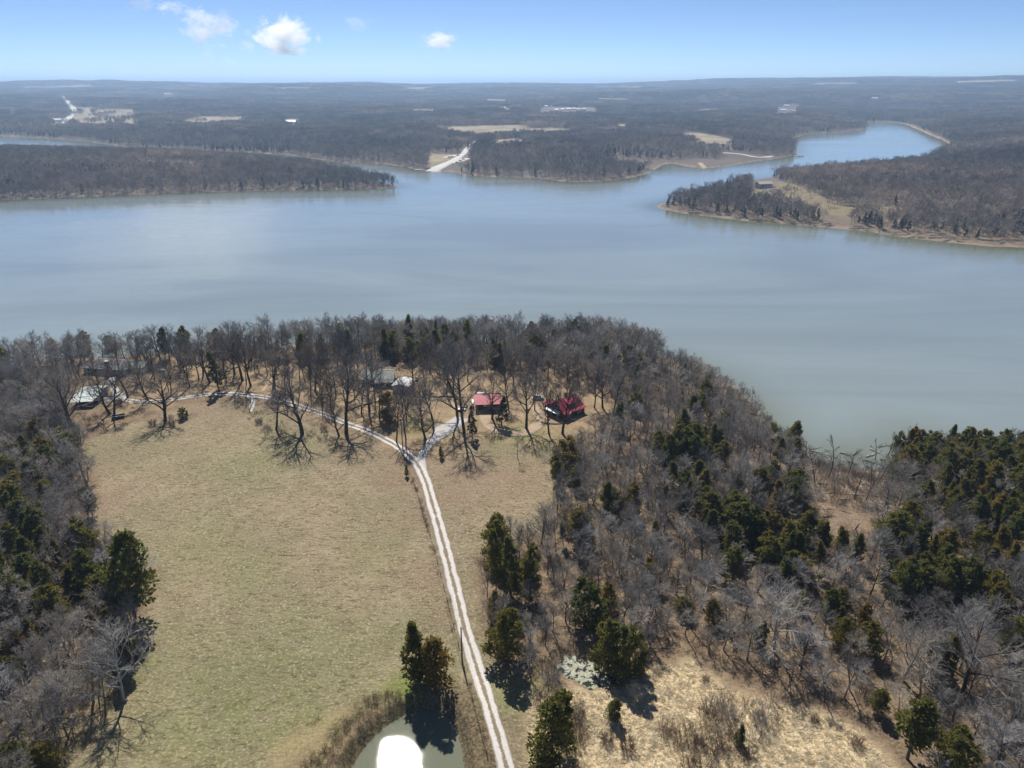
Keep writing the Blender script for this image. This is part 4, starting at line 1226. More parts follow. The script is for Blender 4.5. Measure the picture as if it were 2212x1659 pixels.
brush('bramble_undergrowth', BR_brown + BR_grey[:1], [
    gpoly([(525, 885), (600, 900), (640, 925), (760, 945), (740, 965), (640, 955), (560, 950), (520, 920)]),
    gpoly([(310, 900), (395, 895), (400, 925), (320, 925)]), gpoly([(180, 900), (215, 890), (215, 930), (175, 935)]), gpoly([(235, 865), (280, 862), (275, 885), (235, 885)])],
    1.7, 0.5, 1.0, 'reddish-brown brambles along the upper edge of the meadow', prob=0.6, clump=(5, 0.4))
brush('spoil_undergrowth', BR_brown, [SPOIL], 0.95, 0.35, 0.75, 'dark brown brambles on the bank left of the pond', prob=0.9, clump=(4.5, 0.40))
brush('straw_weeds', BR_weed + BR_brown, [gpoly([(1390, 1490), (1480, 1485), (1540, 1540), (1590, 1600), (1640, 1660), (1500, 1680), (1440, 1600), (1400, 1540)]),
      gpoly([(1160, 1500), (1230, 1500), (1260, 1540), (1270, 1600), (1250, 1680), (1215, 1660)])], 1.1, 0.7, 1.7, 'tall brown weeds in the straw clearing', prob=0.8, clump=(6, 0.33))
brush('clearing_undergrowth', BR_grey + BR_brown, [gpoly([(1530, 1520), (1610, 1500), (1680, 1520), (1700, 1580), (1620, 1620), (1550, 1590)]), gpoly([(1130, 1470), (1200, 1440), (1220, 1500), (1150, 1540)])],
      1.9, 0.7, 1.6, 'grey leafless brush beside the scum-covered pond and in the clearing', prob=0.6)
brush('pond_weeds', BR_weed, [np.array([POND.mean(0) + (p - POND.mean(0)) * 1.32 for p in POND])], 0.8, 0.12, 0.35, 'brown weeds on the bank round the pond', prob=0.6)
FENCE_UV = [(884, 1022), (893, 1040), (905, 1080), (920, 1130), (938, 1190), (952, 1245), (966, 1300), (980, 1355), (990, 1395), (1004, 1450), (1020, 1510), (1035, 1570), (1052, 1630), (1068, 1690)]
fl = gp([p[0] for p in FENCE_UV], [p[1] for p in FENCE_UV])
fpoly = np.vstack([fl[:, :2] + (-0.6, 0), (fl[:, :2] + (0.5, 0))[::-1]])
brush('fence_weeds', BR_brown + BR_weed, [fpoly], 0.8, 0.25, 0.65, 'dark dry weeds along the wire fence', prob=0.7, clump=(4, 0.42))
brush('cove_undergrowth', BR_brown + BR_grey, [gpoly([(1690, 955), (1740, 972), (1800, 980), (1870, 984), (1930, 968), (1960, 985), (1935, 1060), (1910, 1130), (1880, 1200), (1800, 1215), (1750, 1140), (1715, 1040)])], 1.9, 0.6, 1.5, 'brown tangle of flood-killed brush filling the cove', prob=0.75, clump=(7, 0.30))
# single shrubs in the clearing
ROUND = []
for i in range(3):
    V, F_ = shrub_mesh(760 + i, H=1.5, W=2.6, stems=60, kids=12, r=0.014)
    st = mesh_from('shrub_stems', V, F_); st.materials.append(M_brush if i < 2 else M_twig); ROUND.append(st)
for i, (u, v, s, lab) in enumerate([(1312, 1603, 1.25, 'round brown leafless shrub, left of the pair in the straw clearing'), (1355, 1618, 1.5, 'round brown leafless shrub, right of the pair in the straw clearing'),
      (1524, 1470, 0.7, 'small reddish shrub alone in the upper straw clearing'), (1375, 1505, 1.6, 'grey leafless shrub right of the scum-covered pond'), (1250, 1545, 1.3, 'grey leafless shrub beside the bright green lane cedar'),
      (1510, 1610, 1.1, 'brown shrub at the lower end of the weedy strip'), (1570, 1545, 1.7, 'grey shrub in the middle of the straw clearing'), (1640, 1560, 1.5, 'grey shrub with a dark shadow in the straw clearing'),
      (1760, 1560, 0.9, 'low brown shrub in the right of the straw clearing'), (1850, 1610, 1.1, 'brown shrub near the bottom right cedars'), (1190, 1470, 1.8, 'tall grey shrub left of the scum-covered pond'), (330, 918, 1.2, 'reddish brown bramble bush left of the lone oak'),
      (372, 920, 1.1, 'reddish brown bramble bush at the foot of the lone oak'), (257, 875, 1.5, 'reddish brown bush beside the lane near the chimney house'), (560, 915, 1.3, 'reddish brown bush at the meadow edge below the pipe gate'), (700, 930, 1.2, 'brown bush between the meadow-edge trees')]):
    p = g1(u, v); e = empty('shrub', tuple(map(float, p)), i * 1.1, s); tag(e, lab, 'shrub', 'single shrubs')
    link('stems', ROUND[2 if 'grey' in lab else i % 2], None, e)
brush('scum_weeds', BR_weed + BR_brown, [np.array([SCUM.mean(0) + (p - SCUM.mean(0)) * 1.35 for p in SCUM])], 0.9, 0.25, 0.7, 'brown weeds round the edge of the scum-covered pond', prob=0.55)
# straw tussocks
def tussock(seed):
    R = np.random.default_rng(seed); n = 46
    a = R.uniform(0, 6.28, n); r = R.random(n) ** 0.5 * 0.3
    p0 = np.stack([np.cos(a) * r * 0.5, np.sin(a) * r * 0.5, np.full(n, -0.03)], 1)
    p1 = np.stack([np.cos(a) * (r + 0.32), np.sin(a) * (r + 0.32), R.uniform(0.08, 0.30, n)], 1)
    s = np.stack([-np.sin(a), np.cos(a), np.zeros(n)], 1) * 0.022
    m = (p0 + p1) / 2 + np.array([0, 0, 0.10])
    V = np.stack([p0 - s, p0 + s, m + s * 0.8, m - s * 0.8, p1 - s * .2, p1 + s * .2], 1).reshape(-1, 3)
    k = np.arange(n)[:, None] * 6
    F_ = np.concatenate([k + np.array([[0, 1, 2, 3]]), k + np.array([[3, 2, 5, 4]])], 0)
    return V, F_
M_tuss = bark('straw_blades', (0.48, 0.385, 0.24), (0.70, 0.585, 0.39))
M_tuft = bark('grass_blades', (0.22, 0.185, 0.095), (0.37, 0.31, 0.17))
TUS = []; TUF = []
for i in range(4):
    V, F_ = tussock(800 + i)
    me = mesh_from('tussock', V, F_); me.materials.append(M_tuss); TUS.append(me)
    me = mesh_from('tuft', V, F_); me.materials.append(M_tuft); TUF.append(me)
X, Y, Zg, u, v = jitter_grid(STRAW, 0.58)
ok = (sdist(SCUM, X, Y) < -0.3); X, Y, Zg = X[ok], Y[ok], Zg[ok]; n = len(X)
scatter('straw_grass', TUS, np.stack([X, Y, Zg], 1), RNG.uniform(0.4, 1.0, n) * (0.6 + 0.9 * vnoise(X / 2.2, Y / 2.2, 44)), RNG.uniform(0, 6.28, n), RNG.integers(0, 4, n), 'pale golden straw tussocks in the clearing at the bottom right', 'grass')
print('tussocks', n)

# ------------------------------------------------------------------ lanes
def gravel_mat(name, track, mid, twin=True, edge=(0.30, 0.24, 0.15)):
    m, nt, b = mat(name); T = NT(nt)
    P = T.pos(); n = T.noise(2.2, 5, 0.65, P); n2 = T.noise(0.35, 4, 0.6, P)
    a = T.math('ABSOLUTE', T.attr('across'))
    a = T.math('ADD', a, T.math('ADD', T.math('MULTIPLY', T.math('SUBTRACT', n2, 0.5), 0.5), T.math('MULTIPLY', T.math('SUBTRACT', n, 0.5), 0.45)))
    if twin: f = T.ramp(a, [(0.16, 0.0), (0.32, 1.0), (0.72, 1.0), (0.95, 0.0)])
    else: f = T.ramp(a, [(0.0, 1.0), (0.70, 1.0), (0.98, 0.1)])
    gr = T.mix(T.ramp(n, [(0.3, 0.0), (0.7, 1.0)]), tuple(c * 0.82 for c in track), track)
    md = T.mix(T.ramp(n, [(0.3, 0.0), (0.7, 1.0)]), tuple(c * 0.75 for c in mid), mid)
    T.link(T.mix(f, md, gr), b.inputs['Base Color'])
    b.inputs['Roughness'].default_value = 0.95; b.inputs['Specular IOR Level'].default_value = 0.1
    T.link(T.bump(n, 0.5, 0.08), b.inputs['Normal'])
    return m
M_lane = gravel_mat('lane_gravel', (0.62, 0.59, 0.54), (0.25, 0.20, 0.14))
M_drive = gravel_mat('drive_gravel', (0.50, 0.48, 0.46), (0.36, 0.31, 0.25), False)
M_dirt = gravel_mat('dirt', (0.43, 0.33, 0.225), (0.33, 0.25, 0.16), False)
M_ramp = gravel_mat('concrete', (0.62, 0.60, 0.55), (0.5, 0.47, 0.42), False)
def uvline(pts): return gp([p[0] for p in pts], [p[1] for p in pts])
strip('lane', uvline([(1108, 1735), (1094, 1659), (1070, 1570), (1043, 1483), (1020, 1410), (1004, 1361), (986, 1285), (969, 1217), (950, 1145), (935, 1092), (920, 1041), (905, 1008), (890, 990), (876, 977),
                      (841, 954), (791, 930), (741, 912), (711, 899), (666, 884), (636, 874), (591, 862), (541, 854), (500, 851), (450, 852), (400, 859), (370, 863), (312, 868), (275, 865)]), 3.1, M_lane, cols=9, wob=0.12)
strip('drive', uvline([(914, 1028), (909, 1000), (914, 978), (934, 953), (955, 933), (978, 917), (1000, 903)]), 3.0, M_drive, cols=9, wfun=lambda t: 2.9 + 3.4 * float(sm(0.45, 0.8, t)), lift=0.05, wob=0.25)
strip('house_drive', uvline([(275, 866), (262, 858), (250, 845), (240, 828), (242, 818), (258, 812), (268, 808)]), 3.0, M_drive, cols=5, lift=0.06, wob=0.3)
strip('garage_drive', uvline([(262, 858), (240, 862), (222, 864)]), 4.5, M_drive, cols=5, lift=0.045, wob=0.3)
strip('dirt_track', uvline([(1046, 890), (1050, 908), (1062, 924), (1088, 934), (1120, 937), (1150, 928), (1166, 908), (1160, 888), (1150, 874)]), 4.2, M_dirt, cols=5, lift=0.05, wob=0.35)
strip('garden_path', uvline([(566, 845), (578, 830), (592, 808), (600, 792)]), 1.5, M_dirt, cols=5, lift=0.06, wob=0.3)
strip('shed_track', uvline([(905, 836), (940, 850), (975, 870), (998, 890)]), 2.4, M_dirt, cols=5, lift=0.04, wob=0.4)

# across the lake
strip('far_road', uvline([(133, 208), (145, 218), (157, 231), (154, 244), (147, 257), (139, 267)]), 20, M_ramp, cols=5, lift=1.0, wfun=lambda t: 26 - 8 * t, step=20)
strip('ramp_road', uvline([(1034, 292), (1032, 300), (1021, 309), (1011, 320), (1001, 332), (981, 346), (957, 357), (934, 371)]), 8, M_ramp, cols=5, lift=0.5, wfun=lambda t: 8 + 11 * float(sm(0.75, 1, t)) + 2 * float(sm(0.5, 0.6, t)), step=8)
strip('parking_lot', uvline([(962, 341), (978, 337), (994, 335)]), 16, M_ramp, cols=5, lift=0.35, step=6)
strip('trailer_lot', uvline([(975, 352), (992, 347), (1010, 342)]), 18, M_ramp, cols=5, lift=0.42, step=6)
strip('campground_road', uvline([(1560, 330), (1600, 333), (1640, 340), (1668, 338)]), 8, M_ramp, cols=5, lift=0.5, step=8)
strip('beach_track', uvline([(1512, 352), (1518, 358), (1524, 364)]), 8, M_dirt, cols=5, lift=0.4, step=5)

# ------------------------------------------------------------------ building materials
M_redroof = simple_mat('red_metal_roof', (0.36, 0.036, 0.058), 0.5, 0.12, 0.8, 0.0, 0.22)
M_maroon = simple_mat('maroon_roof', (0.235, 0.022, 0.045), 0.55, 0.3, 1.4, 0.0, 0.3)
M_trimred = simple_mat('dark_red_trim', (0.20, 0.02, 0.03), 0.5, 0.1)
M_darkwood = simple_mat('dark_brown_siding', (0.055, 0.035, 0.026), 0.8, 0.3, 2.0)
M_brick = simple_mat('brick', (0.16, 0.06, 0.045), 0.9, 0.35, 6.0)
M_white = simple_mat('white_paint', (0.78, 0.78, 0.76), 0.5, 0.05)
M_offwhite = simple_mat('weathered_white_metal', (0.68, 0.69, 0.70), 0.45, 0.16, 0.9, 0.0, 0.5)
M_shingle = simple_mat('grey_shingles', (0.15, 0.15, 0.152), 0.9, 0.25, 1.6)
M_greenroof = simple_mat('grey_green_roof', (0.22, 0.25, 0.215), 0.7, 0.25, 0.8)
M_galv = simple_mat('pale_metal_roof', (0.50, 0.56, 0.53), 0.4, 0.12, 0.7, 0.0, 0.5)
M_bluewall = simple_mat('pale_blue_siding', (0.42, 0.46, 0.50), 0.7, 0.1)
M_beige = simple_mat('beige_timber', (0.55, 0.42, 0.28), 0.8, 0.25, 1.5)
M_tan = simple_mat('tan_roof', (0.40, 0.35, 0.31), 0.8, 0.12)
M_dark = simple_mat('dark_interior', (0.02, 0.02, 0.022), 0.7, 0.2)
M_pole = simple_mat('weathered_pole', (0.13, 0.10, 0.08), 0.9, 0.3, 3.0)
M_wire = simple_mat('aluminium_wire', (0.42, 0.42, 0.42), 0.4, 0.05, 1, 0.6)
M_rust = simple_mat('old_wire', (0.10, 0.07, 0.05), 0.7, 0.2)
M_log = simple_mat('driftwood', (0.36, 0.32, 0.27), 0.9, 0.35, 1.2, obj_random=0.4)
M_blue = simple_mat('blue_plastic', (0.06, 0.10, 0.32), 0.5, 0.1)
M_steel = simple_mat('dark_steel', (0.03, 0.032, 0.04), 0.45, 0.2, 2, 0.2)
M_tyre = simple_mat('rubber', (0.02, 0.02, 0.02), 0.9, 0.1)
M_stone = simple_mat('stone_border', (0.24, 0.20, 0.16), 0.9, 0.3, 2)
M_glass, nt_, b_ = mat('window_glass'); b_.inputs['Base Color'].default_value = (0.02, 0.025, 0.03, 1); b_.inputs['Roughness'].default_value = 0.08
M_carw = simple_mat('white_car_paint', (0.72, 0.73, 0.74), 0.25, 0.03); M_card = simple_mat('dark_car_paint', (0.03, 0.035, 0.05), 0.25, 0.05)
M_cars = simple_mat('silver_car_paint', (0.38, 0.42, 0.5), 0.3, 0.05)

def house(name, p, rz, label, cat='house', lower=0.0):
    e = empty(name, (float(p[0]), float(p[1]), float(p[2]) - lower), rz); tag(e, label, cat); return e

def window(parent, x, y, z, w, h, axis, out, M_f=None):
    """a framed window on a wall; axis 'x' runs along x, out = sign of the wall's outward normal"""
    M_f = M_f or M_white
    t = 0.12; d = 0.05 * out
    fr = MB(); pa = MB()
    def bx(mb, a0, a1, z0, z1, d0, d1):
        d0, d1 = sorted((d0, d1))
        (mb.box(x + a0, x + a1, y + d0, y + d1, z + z0, z + z1) if axis == 'x' else mb.box(x + d0, x + d1, y + a0, y + a1, z + z0, z + z1))
    bx(fr, -w / 2, w / 2, 0, t, 0.01 * out, d * 1.6); bx(fr, -w / 2, w / 2, h - t, h, 0.01 * out, d * 1.6)
    bx(fr, -w / 2, -w / 2 + t, t, h - t, 0.012 * out, d * 1.5); bx(fr, w / 2 - t, w / 2, t, h - t, 0.012 * out, d * 1.5)
    bx(pa, -w / 2 + t, w / 2 - t, t, h - t, 0.01 * out, d * 0.6)
    f = fr.build('window', M_f, parent); pa.build('pane', M_glass, f)
    return f

def gable(mb, x0, x1, y0, y1, z_e, z_r, along='x', t=0.14, over=0.35):
    """two roof plates over a rectangle; ridge along x or y"""
    if along == 'x':
        ym = (y0 + y1) / 2; k = (z_r - z_e) / (ym - y0); a, b2 = x0 - over, x1 + over
        mb.slab([(a, y0 - over, z_e - k * over), (b2, y0 - over, z_e - k * over), (b2, ym, z_r), (a, ym, z_r)], t)
        mb.slab([(a, ym + 0.004, z_r), (b2, ym + 0.004, z_r), (b2, y1 + over, z_e - k * over), (a, y1 + over, z_e - k * over)], t)
    else:
        xm = (x0 + x1) / 2; k = (z_r - z_e) / (xm - x0); a, b2 = y0 - over, y1 + over
        mb.slab([(x0 - over, a, z_e - k * over), (xm, a, z_r), (xm, b2, z_r), (x0 - over, b2, z_e - k * over)], t)
        mb.slab([(xm + 0.004, a, z_r), (x1 + over, a, z_e - k * over), (x1 + over, b2, z_e - k * over), (xm + 0.004, b2, z_r)], t)

def gable_wall(mb, x0, x1, y0, y1, z_e, z_r, along='x', z0=-0.6):
    """walls with pointed ends, closed body"""
    if along == 'x':
        ym = (y0 + y1) / 2
        v = [(x0, y0, z0), (x1, y0, z0), (x1, y1, z0), (x0, y1, z0), (x0, y0, z_e), (x1, y0, z_e), (x1, y1, z_e), (x0, y1, z_e), (x0, ym, z_r), (x1, ym, z_r)]
        f = [(0, 1, 5, 4), (2, 3, 7, 6), (1, 2, 6, 9, 5), (3, 0, 4, 8, 7), (4, 5, 9, 8), (6, 7, 8, 9), (3, 2, 1, 0)]
    else:
        xm = (x0 + x1) / 2
        v = [(x0, y0, z0), (x1, y0, z0), (x1, y1, z0), (x0, y1, z0), (x0, y0, z_e), (x1, y0, z_e), (x1, y1, z_e), (x0, y1, z_e), (xm, y0, z_r), (xm, y1, z_r)]
        f = [(0, 1, 5, 8, 4), (2, 3, 7, 9, 6), (1, 2, 6, 5), (3, 0, 4, 7), (4, 8, 9, 7), (8, 5, 6, 9), (3, 2, 1, 0)]
    mb.poly(v, f)

# ---- red-roofed garage
pl = g1(1028, 889); pr_ = g1(1082, 887.5); W = float(np.hypot(*(pr_ - pl)[:2])); rz = math.atan2(pr_[1] - pl[1], pr_[0] - pl[0])
e = house('garage', pl, rz, 'open-fronted garage with a plain red metal roof beside the gravel drive', 'garage')
w = MB(); w.box(0.0, 0.18, 0.0, 6.4, -0.5, 2.75); w.box(W - 0.18, W, 0.0, 6.4, -0.5, 2.75); w.box(0.18, W - 0.18, 6.2, 6.4, -0.5, 2.75); w.box(0.18, W - 0.18, -0.02, 0.14, 2.25, 2.85)
w.build('wall', M_darkwood, e)
MB().box(W * 0.52, W - 0.18, 0.03, 0.10, -0.3, 2.25).build('garage_door', M_steel, e)
MB().box(0.4, 0.5, 0.02, 0.12, -0.3, 2.25).build('post', M_beige, e)
MB().box(0.18, W - 0.18, 0.2, 6.2, -0.05, 0.02).build('floor_slab', M_dirt, e)
MB().box(2.6, 3.7, 1.0, 1.06, 1.2, 2.0).build('inner_board', M_white, e)
r = MB(); yr = 4.6; k = 1.55 / (yr + 0.5)
r.slab([(-0.45, -0.7, 2.72), (W + 0.35, -0.7, 2.72), (W + 0.35, yr, 4.35), (-0.45, yr, 4.35)], 0.12)
r.slab([(-0.45, yr + 0.004, 4.35), (W + 0.35, yr + 0.004, 4.35), (W + 0.35, 6.8, 3.4), (-0.45, 6.8, 3.4)], 0.12)
ro = r.build('roof', M_redroof, e)
s = MB()
for i in range(1, 12):
    x = -0.45 + (W + 0.8) * i / 12; s.slab([(x - 0.02, -0.69, 2.76), (x + 0.02, -0.69, 2.76), (x + 0.02, yr, 4.39), (x - 0.02, yr, 4.39)], 0.04)
tag(s.build('seams', M_redroof, ro), kind='stuff')
MB().box(-0.45, W + 0.35, yr - 0.12, yr + 0.14, 4.34, 4.43).build('ridge_cap', M_trimred, ro)
gw = MB(); gw.poly([(0, 0, 2.7), (0, yr, 4.2), (0, 6.4, 3.4), (0.15, 0, 2.7), (0.15, yr, 4.2), (0.15, 6.4, 3.4)], [(0, 1, 2), (5, 4, 3), (0, 3, 4, 1), (1, 4, 5, 2), (2, 5, 3, 0)]).build('gable_end', M_darkwood, e)
MB().slab([(0.8, 6.75, 3.45), (W * 0.55, 6.75, 3.45), (W * 0.55, 9.2, 2.9), (0.8, 9.2, 2.9)], 0.06).build('rear_lean_to_roof', M_galv, e)
for x in (0.9, W * 0.52): MB().box(x, x + 0.12, 8.9, 9.02, -0.5, 2.85).build('post', M_beige, e)
tag(house('lumber_rack', np.array([*(pl[:2] + np.array([cos(rz), sin(rz)]) * -1.2 + np.array([-sin(rz), cos(rz)]) * 2.2), pl[2]]), rz, 'rack of beige lumber against the left side of the red-roofed garage', 'rack'))
lr_ = bpy.data.objects[[o.name for o in COL.objects if o.name.startswith('lumber_rack')][-1]]
for y in (0.0, 1.5, 3.0): MB().box(-0.1, 0.0, y, y + 0.1, -0.4, 2.3).build('post', M_beige, lr_)
for j in range(5): MB().box(0.02, 0.62, -0.3 + 0.05 * j, 3.4 - 0.06 * j, 1.3 + 0.16 * j, 1.44 + 0.16 * j).build('board', M_beige if j < 4 else M_white, lr_)

# ---- red-roofed house (its roof tip hides under nothing here)
pc_ = g1(1221, 909); pr_ = g1(1258, 887); L1 = 11.0; rz = radians(42)
e = house('cottage', pc_, rz, 'dark brown cottage with red metal roofs on several levels at the wood edge', 'house')
e.scale = (0.86, 0.86, 0.9)
MB().box(6.5, 7.3, 6.2, 7.0, 4.0, 7.0).build('chimney', M_brick, e)
for x_ in (2.0, 8.8): MB().bar((x_, 6.6, 4.6), (x_, 6.6, 5.9), 0.09, 0.09, 6).build('vent_pipe', M_galv, e)
w = MB(); gable_wall(w, 0, 10.5, 1.2, 9.2, 3.2, 6.0, 'x'); gable_wall(w, 0.4, 5.0, 8.0, 11.5, 2.9, 4.4, 'y')
w.build('wall', M_darkwood, e)
w = MB(); w.box(0.0, 10.5, 0.0, 1.18, -0.6, 2.55); w.build('porch', M_darkwood, e)
r = MB(); gable(r, 0, 10.5, 1.2, 9.2, 3.25, 6.05, 'x', 0.12, 0.4); ro = r.build('roof', M_maroon, e)
r = MB(); gable(r, 0.4, 5.0, 8.0, 11.5, 2.95, 4.5, 'y', 0.12, 0.4); r.build('wing_roof', M_maroon, e)
MB().slab([(-0.5, -0.75, 2.55), (11.0, -0.75, 2.55), (11.0, 1.15, 2.98), (-0.5, 1.15, 2.98)], 0.10).build('porch_roof', M_redroof, e)  # low roofs brighter red than the main one: sun glare put into the colour
MB().slab([(3.6, 2.0, 4.75), (7.8, 2.0, 4.75), (7.8, 4.6, 5.75), (3.6, 4.6, 5.75)], 0.12).build('dormer_roof', M_redroof, ro)
MB().box(3.8, 7.6, 2.3, 4.2, 3.6, 4.72).build('dormer_wall', M_darkwood, ro)
MB().slab([(9.4, 3.0, 5.05), (10.9, 3.0, 5.05), (10.9, 4.2, 5.35), (9.4, 4.2, 5.35)], 0.1).build('side_roof', M_redroof, ro)
MB().slab([(-1.9, 2.2, 2.35), (-0.1, 2.2, 2.75), (-0.1, 9.0, 2.75), (-1.9, 9.0, 2.35)], 0.08).build('side_porch_roof', M_offwhite, e)  # white reflection on this roof, put into its colour
for y in (2.4, 5.5, 8.7): MB().box(-1.75, -1.62, y, y + 0.13, -0.6, 2.3).build('post', M_white, e)
for x in (6.9, 8.2): window(e, x, 0.0, 0.9, 0.8, 1.3, 'x', -1)
for y in (3.4, 5.4): window(e, 0.0, y, 1.2, 0.9, 1.0, 'y', -1)
for x in (4.7, 6.6): window(ro, x, 2.3, 3.75, 0.8, 0.8, 'x', -1)
d_ = MB().box(2.2, 3.2, -0.06, 0.0, -0.3, 2.0).build('door', M_white, e)
MB().box(3.02, 3.10, -0.12, -0.062, 0.85, 0.97).build('handle', M_steel, d_)
MB().box(0.6, 10.2, -0.62, -0.55, 0.55, 0.65).build('porch_rail', M_pole, e)
for x in (0.65, 3.9, 7.0, 10.1): MB().box(x, x + 0.1, -0.63, -0.54, -0.6, 0.549).build('rail_post', M_pole, e)
gb = MB(); q0 = None
cg = g1(1198, 909)
for i in range(13):
    t = radians(195 + 150 * i / 12); q = np.array([cos(t) * 4.6, sin(t) * 2.4, 0.0])
    if q0 is not None: gb.bar((q0[0], q0[1], 0.08), (q[0], q[1], 0.08), 0.22, 0.22, 5)
    q0 = q
o = gb.build('garden_border', M_stone); o.location = tuple(cg); tag(o, 'curved stone edging of the leafy bed in front of the brown cottage', 'edging')

# ---- white shed
pl = g1(848, 847); pr_ = g1(883, 850); W = float(np.hypot(*(pr_ - pl)[:2])); rz = math.atan2(pr_[1] - pl[1], pr_[0] - pl[0])
e = house('shed', pl, rz, 'small white metal shed with a bright white gabled roof', 'shed')
w = MB(); gable_wall(w, 0, W, 0, 6.5, 2.55, 3.35, 'y'); w.build('wall', M_bluewall, e)
r = MB(); gable(r, 0, W, 0, 6.5, 2.6, 3.42, 'y', 0.08, 0.25); ro = r.build('roof', M_offwhite, e)
sm_ = MB()
for i in range(1, 6): sm_.slab([(-0.2, i * 1.1 - 0.04, 2.585), (W / 2, i * 1.1 - 0.04, 3.47), (W / 2, i * 1.1 + 0.04, 3.47), (-0.2, i * 1.1 + 0.04, 2.585)], 0.03)
tag(sm_.build('seams', M_offwhite, ro), kind='stuff')
MB().box(W * 0.3, W * 0.72, -0.05, -0.004, -0.3, 2.1).build('door', M_offwhite, e)

# ---- grey-green roofed house
pl = g1(781, 836); pr_ = g1(838, 833); rz = math.atan2(pr_[1] - pl[1], pr_[0] - pl[0]) * 0.4
e = house('bungalow', pl, rz, 'low house with a weathered grey-green roof behind bare trees left of the white shed', 'house')
w = MB(); gable_wall(w, 0.3, 11.0, 1.6, 9.0, 2.5, 4.1, 'x'); w.build('wall', M_darkwood, e)
r = MB(); gable(r, 0.3, 11.0, 1.6, 9.0, 2.55, 4.2, 'x', 0.12, 0.5); ro = r.build('roof', M_greenroof, e)
MB().slab([(4.5, -1.2, 1.9), (11.4, -1.2, 1.9), (11.4, 1.05, 2.28), (4.5, 1.05, 2.28)], 0.1).build('porch_roof', M_shingle, e)
for x in (4.7, 7.8, 11.0): MB().box(x, x + 0.12, -1.05, -0.93, -0.8, 1.88).build('post', M_pole, e)
MB().box(0.2, 11.3, 5.2, 5.42, 4.16, 4.26).build('ridge_cap', M_galv, ro)
for x in (1.6, 3.2): window(e, x, 1.6, 0.9, 0.9, 1.1, 'x', -1)
MB().box(5.6, 6.5, 1.54, 1.598, -0.4, 1.9).build('door', M_brick, e)

# ---- brick chimney house
pl = g1(182, 806); pr_ = g1(272, 811); W = float(np.hypot(*(pr_ - pl)[:2])); rz = math.atan2(pr_[1] - pl[1], pr_[0] - pl[0])
e = house('ranch_house', pl, rz, 'long house with a grey hipped roof and a big brick chimney near the lake', 'house')
D = 9.0
MB().box(0, W, 0, D, -0.8, 2.5).build('wall', M_bluewall, e)
r = MB(); o_ = 0.6; xr0, xr1, zr, zb = 4.2, W - 4.2, 4.3, 2.5
A_, B_, C_, D_ = (-o_, -o_, zb), (W + o_, -o_, zb), (W + o_, D + o_, zb), (-o_, D + o_, zb)
r.poly([A_, B_, C_, D_, (xr0, D / 2, zr), (xr1, D / 2, zr)], [(0, 1, 5, 4), (1, 2, 5), (2, 3, 4, 5), (3, 0, 4), (3, 2, 1, 0)])
ro = r.build('roof', M_shingle, e)
MB().box(-o_ - 0.02, W + o_ + 0.02, -o_ - 0.08, -o_ - 0.005, zb - 0.14, zb + 0.02).build('gutter', M_white, ro)
r = MB(); gable_wall(r, W - 1.0, W + 5.0, 3.0, 8.4, 2.4, 3.2, 'x', -0.8); r.build('side_wing', M_bluewall, e)
r = MB(); gable(r, W - 0.4, W + 5.0, 3.0, 8.4, 2.45, 3.3, 'x', 0.12, 0.45); r.build('side_wing_roof', M_greenroof, e)
xc = W * 0.62
ch = MB(); ch.box(xc - 0.9, xc + 0.9, -0.95, -0.02, -0.8, 2.9); ch.box(xc - 0.65, xc + 0.65, -0.9, 0.0, 2.9, 5.4); ch.box(xc - 0.75, xc + 0.75, -1.0, 0.1, 5.4, 5.55)
co = ch.build('chimney', M_brick, e)
for dx in (-0.3, 0.3): MB().bar((xc + dx, -0.45, 5.55), (xc + dx, -0.45, 5.95), 0.17, 0.15, 8).build('chimney_pot', M_white, co)
MB().box(xc - 0.72, xc + 0.72, -0.97, 0.07, 5.551, 5.60).build('cap', M_white, co)
for x in (2.2, 5.0, W - 2.4): window(e, x, 0.0, 0.9, 1.3, 1.1, 'x', -1)
MB().box(xc + 1.6, xc + 2.5, -0.06, -0.004, -0.5, 2.0).build('door', M_darkwood, e)
MB().bar((xc + 1.15, -0.5, -0.8), (xc + 1.15, -0.5, 2.35), 0.06).build('downspout', M_white, e)

# ---- pale metal garage on the left
pl = g1(157, 880); rz = 0.13
e = house('metal_garage', pl, rz, 'long garage with a pale metal roof at the edge of the left wood', 'garage')
MB().box(0, 7.2, 2.5, 11.5, -0.8, 2.6).build('wall', M_bluewall, e)
r = MB(); r.slab([(-0.4, 2.45, 2.72), (7.6, 2.45, 2.72), (7.6, 7.0, 3.3), (-0.4, 7.0, 3.3)], 0.08); r.slab([(-0.4, 7.004, 3.3), (7.6, 7.004, 3.3), (7.6, 11.9, 2.7), (-0.4, 11.9, 2.7)], 0.08)
ro = r.build('roof', M_galv, e)
MB().slab([(-0.5, -0.6, 2.1), (6.9, -0.6, 2.1), (7.4, 2.44, 2.6), (-0.5, 2.44, 2.6)], 0.06).build('lean_to_roof', M_galv, e)
for x in (0.0, 3.3, 6.6): MB().box(x, x + 0.12, -0.45, -0.33, -0.8, 2.05).build('post', M_pole, e)
MB().box(0.2, 7.0, 2.44, 2.496, -0.6, 2.2).build('garage_door', M_dark, e)  # near-black sheet across the front, painted as a dark interior
MB().box(7.204, 7.26, 6.0, 7.0, -0.5, 2.0).build('door', M_white, e)

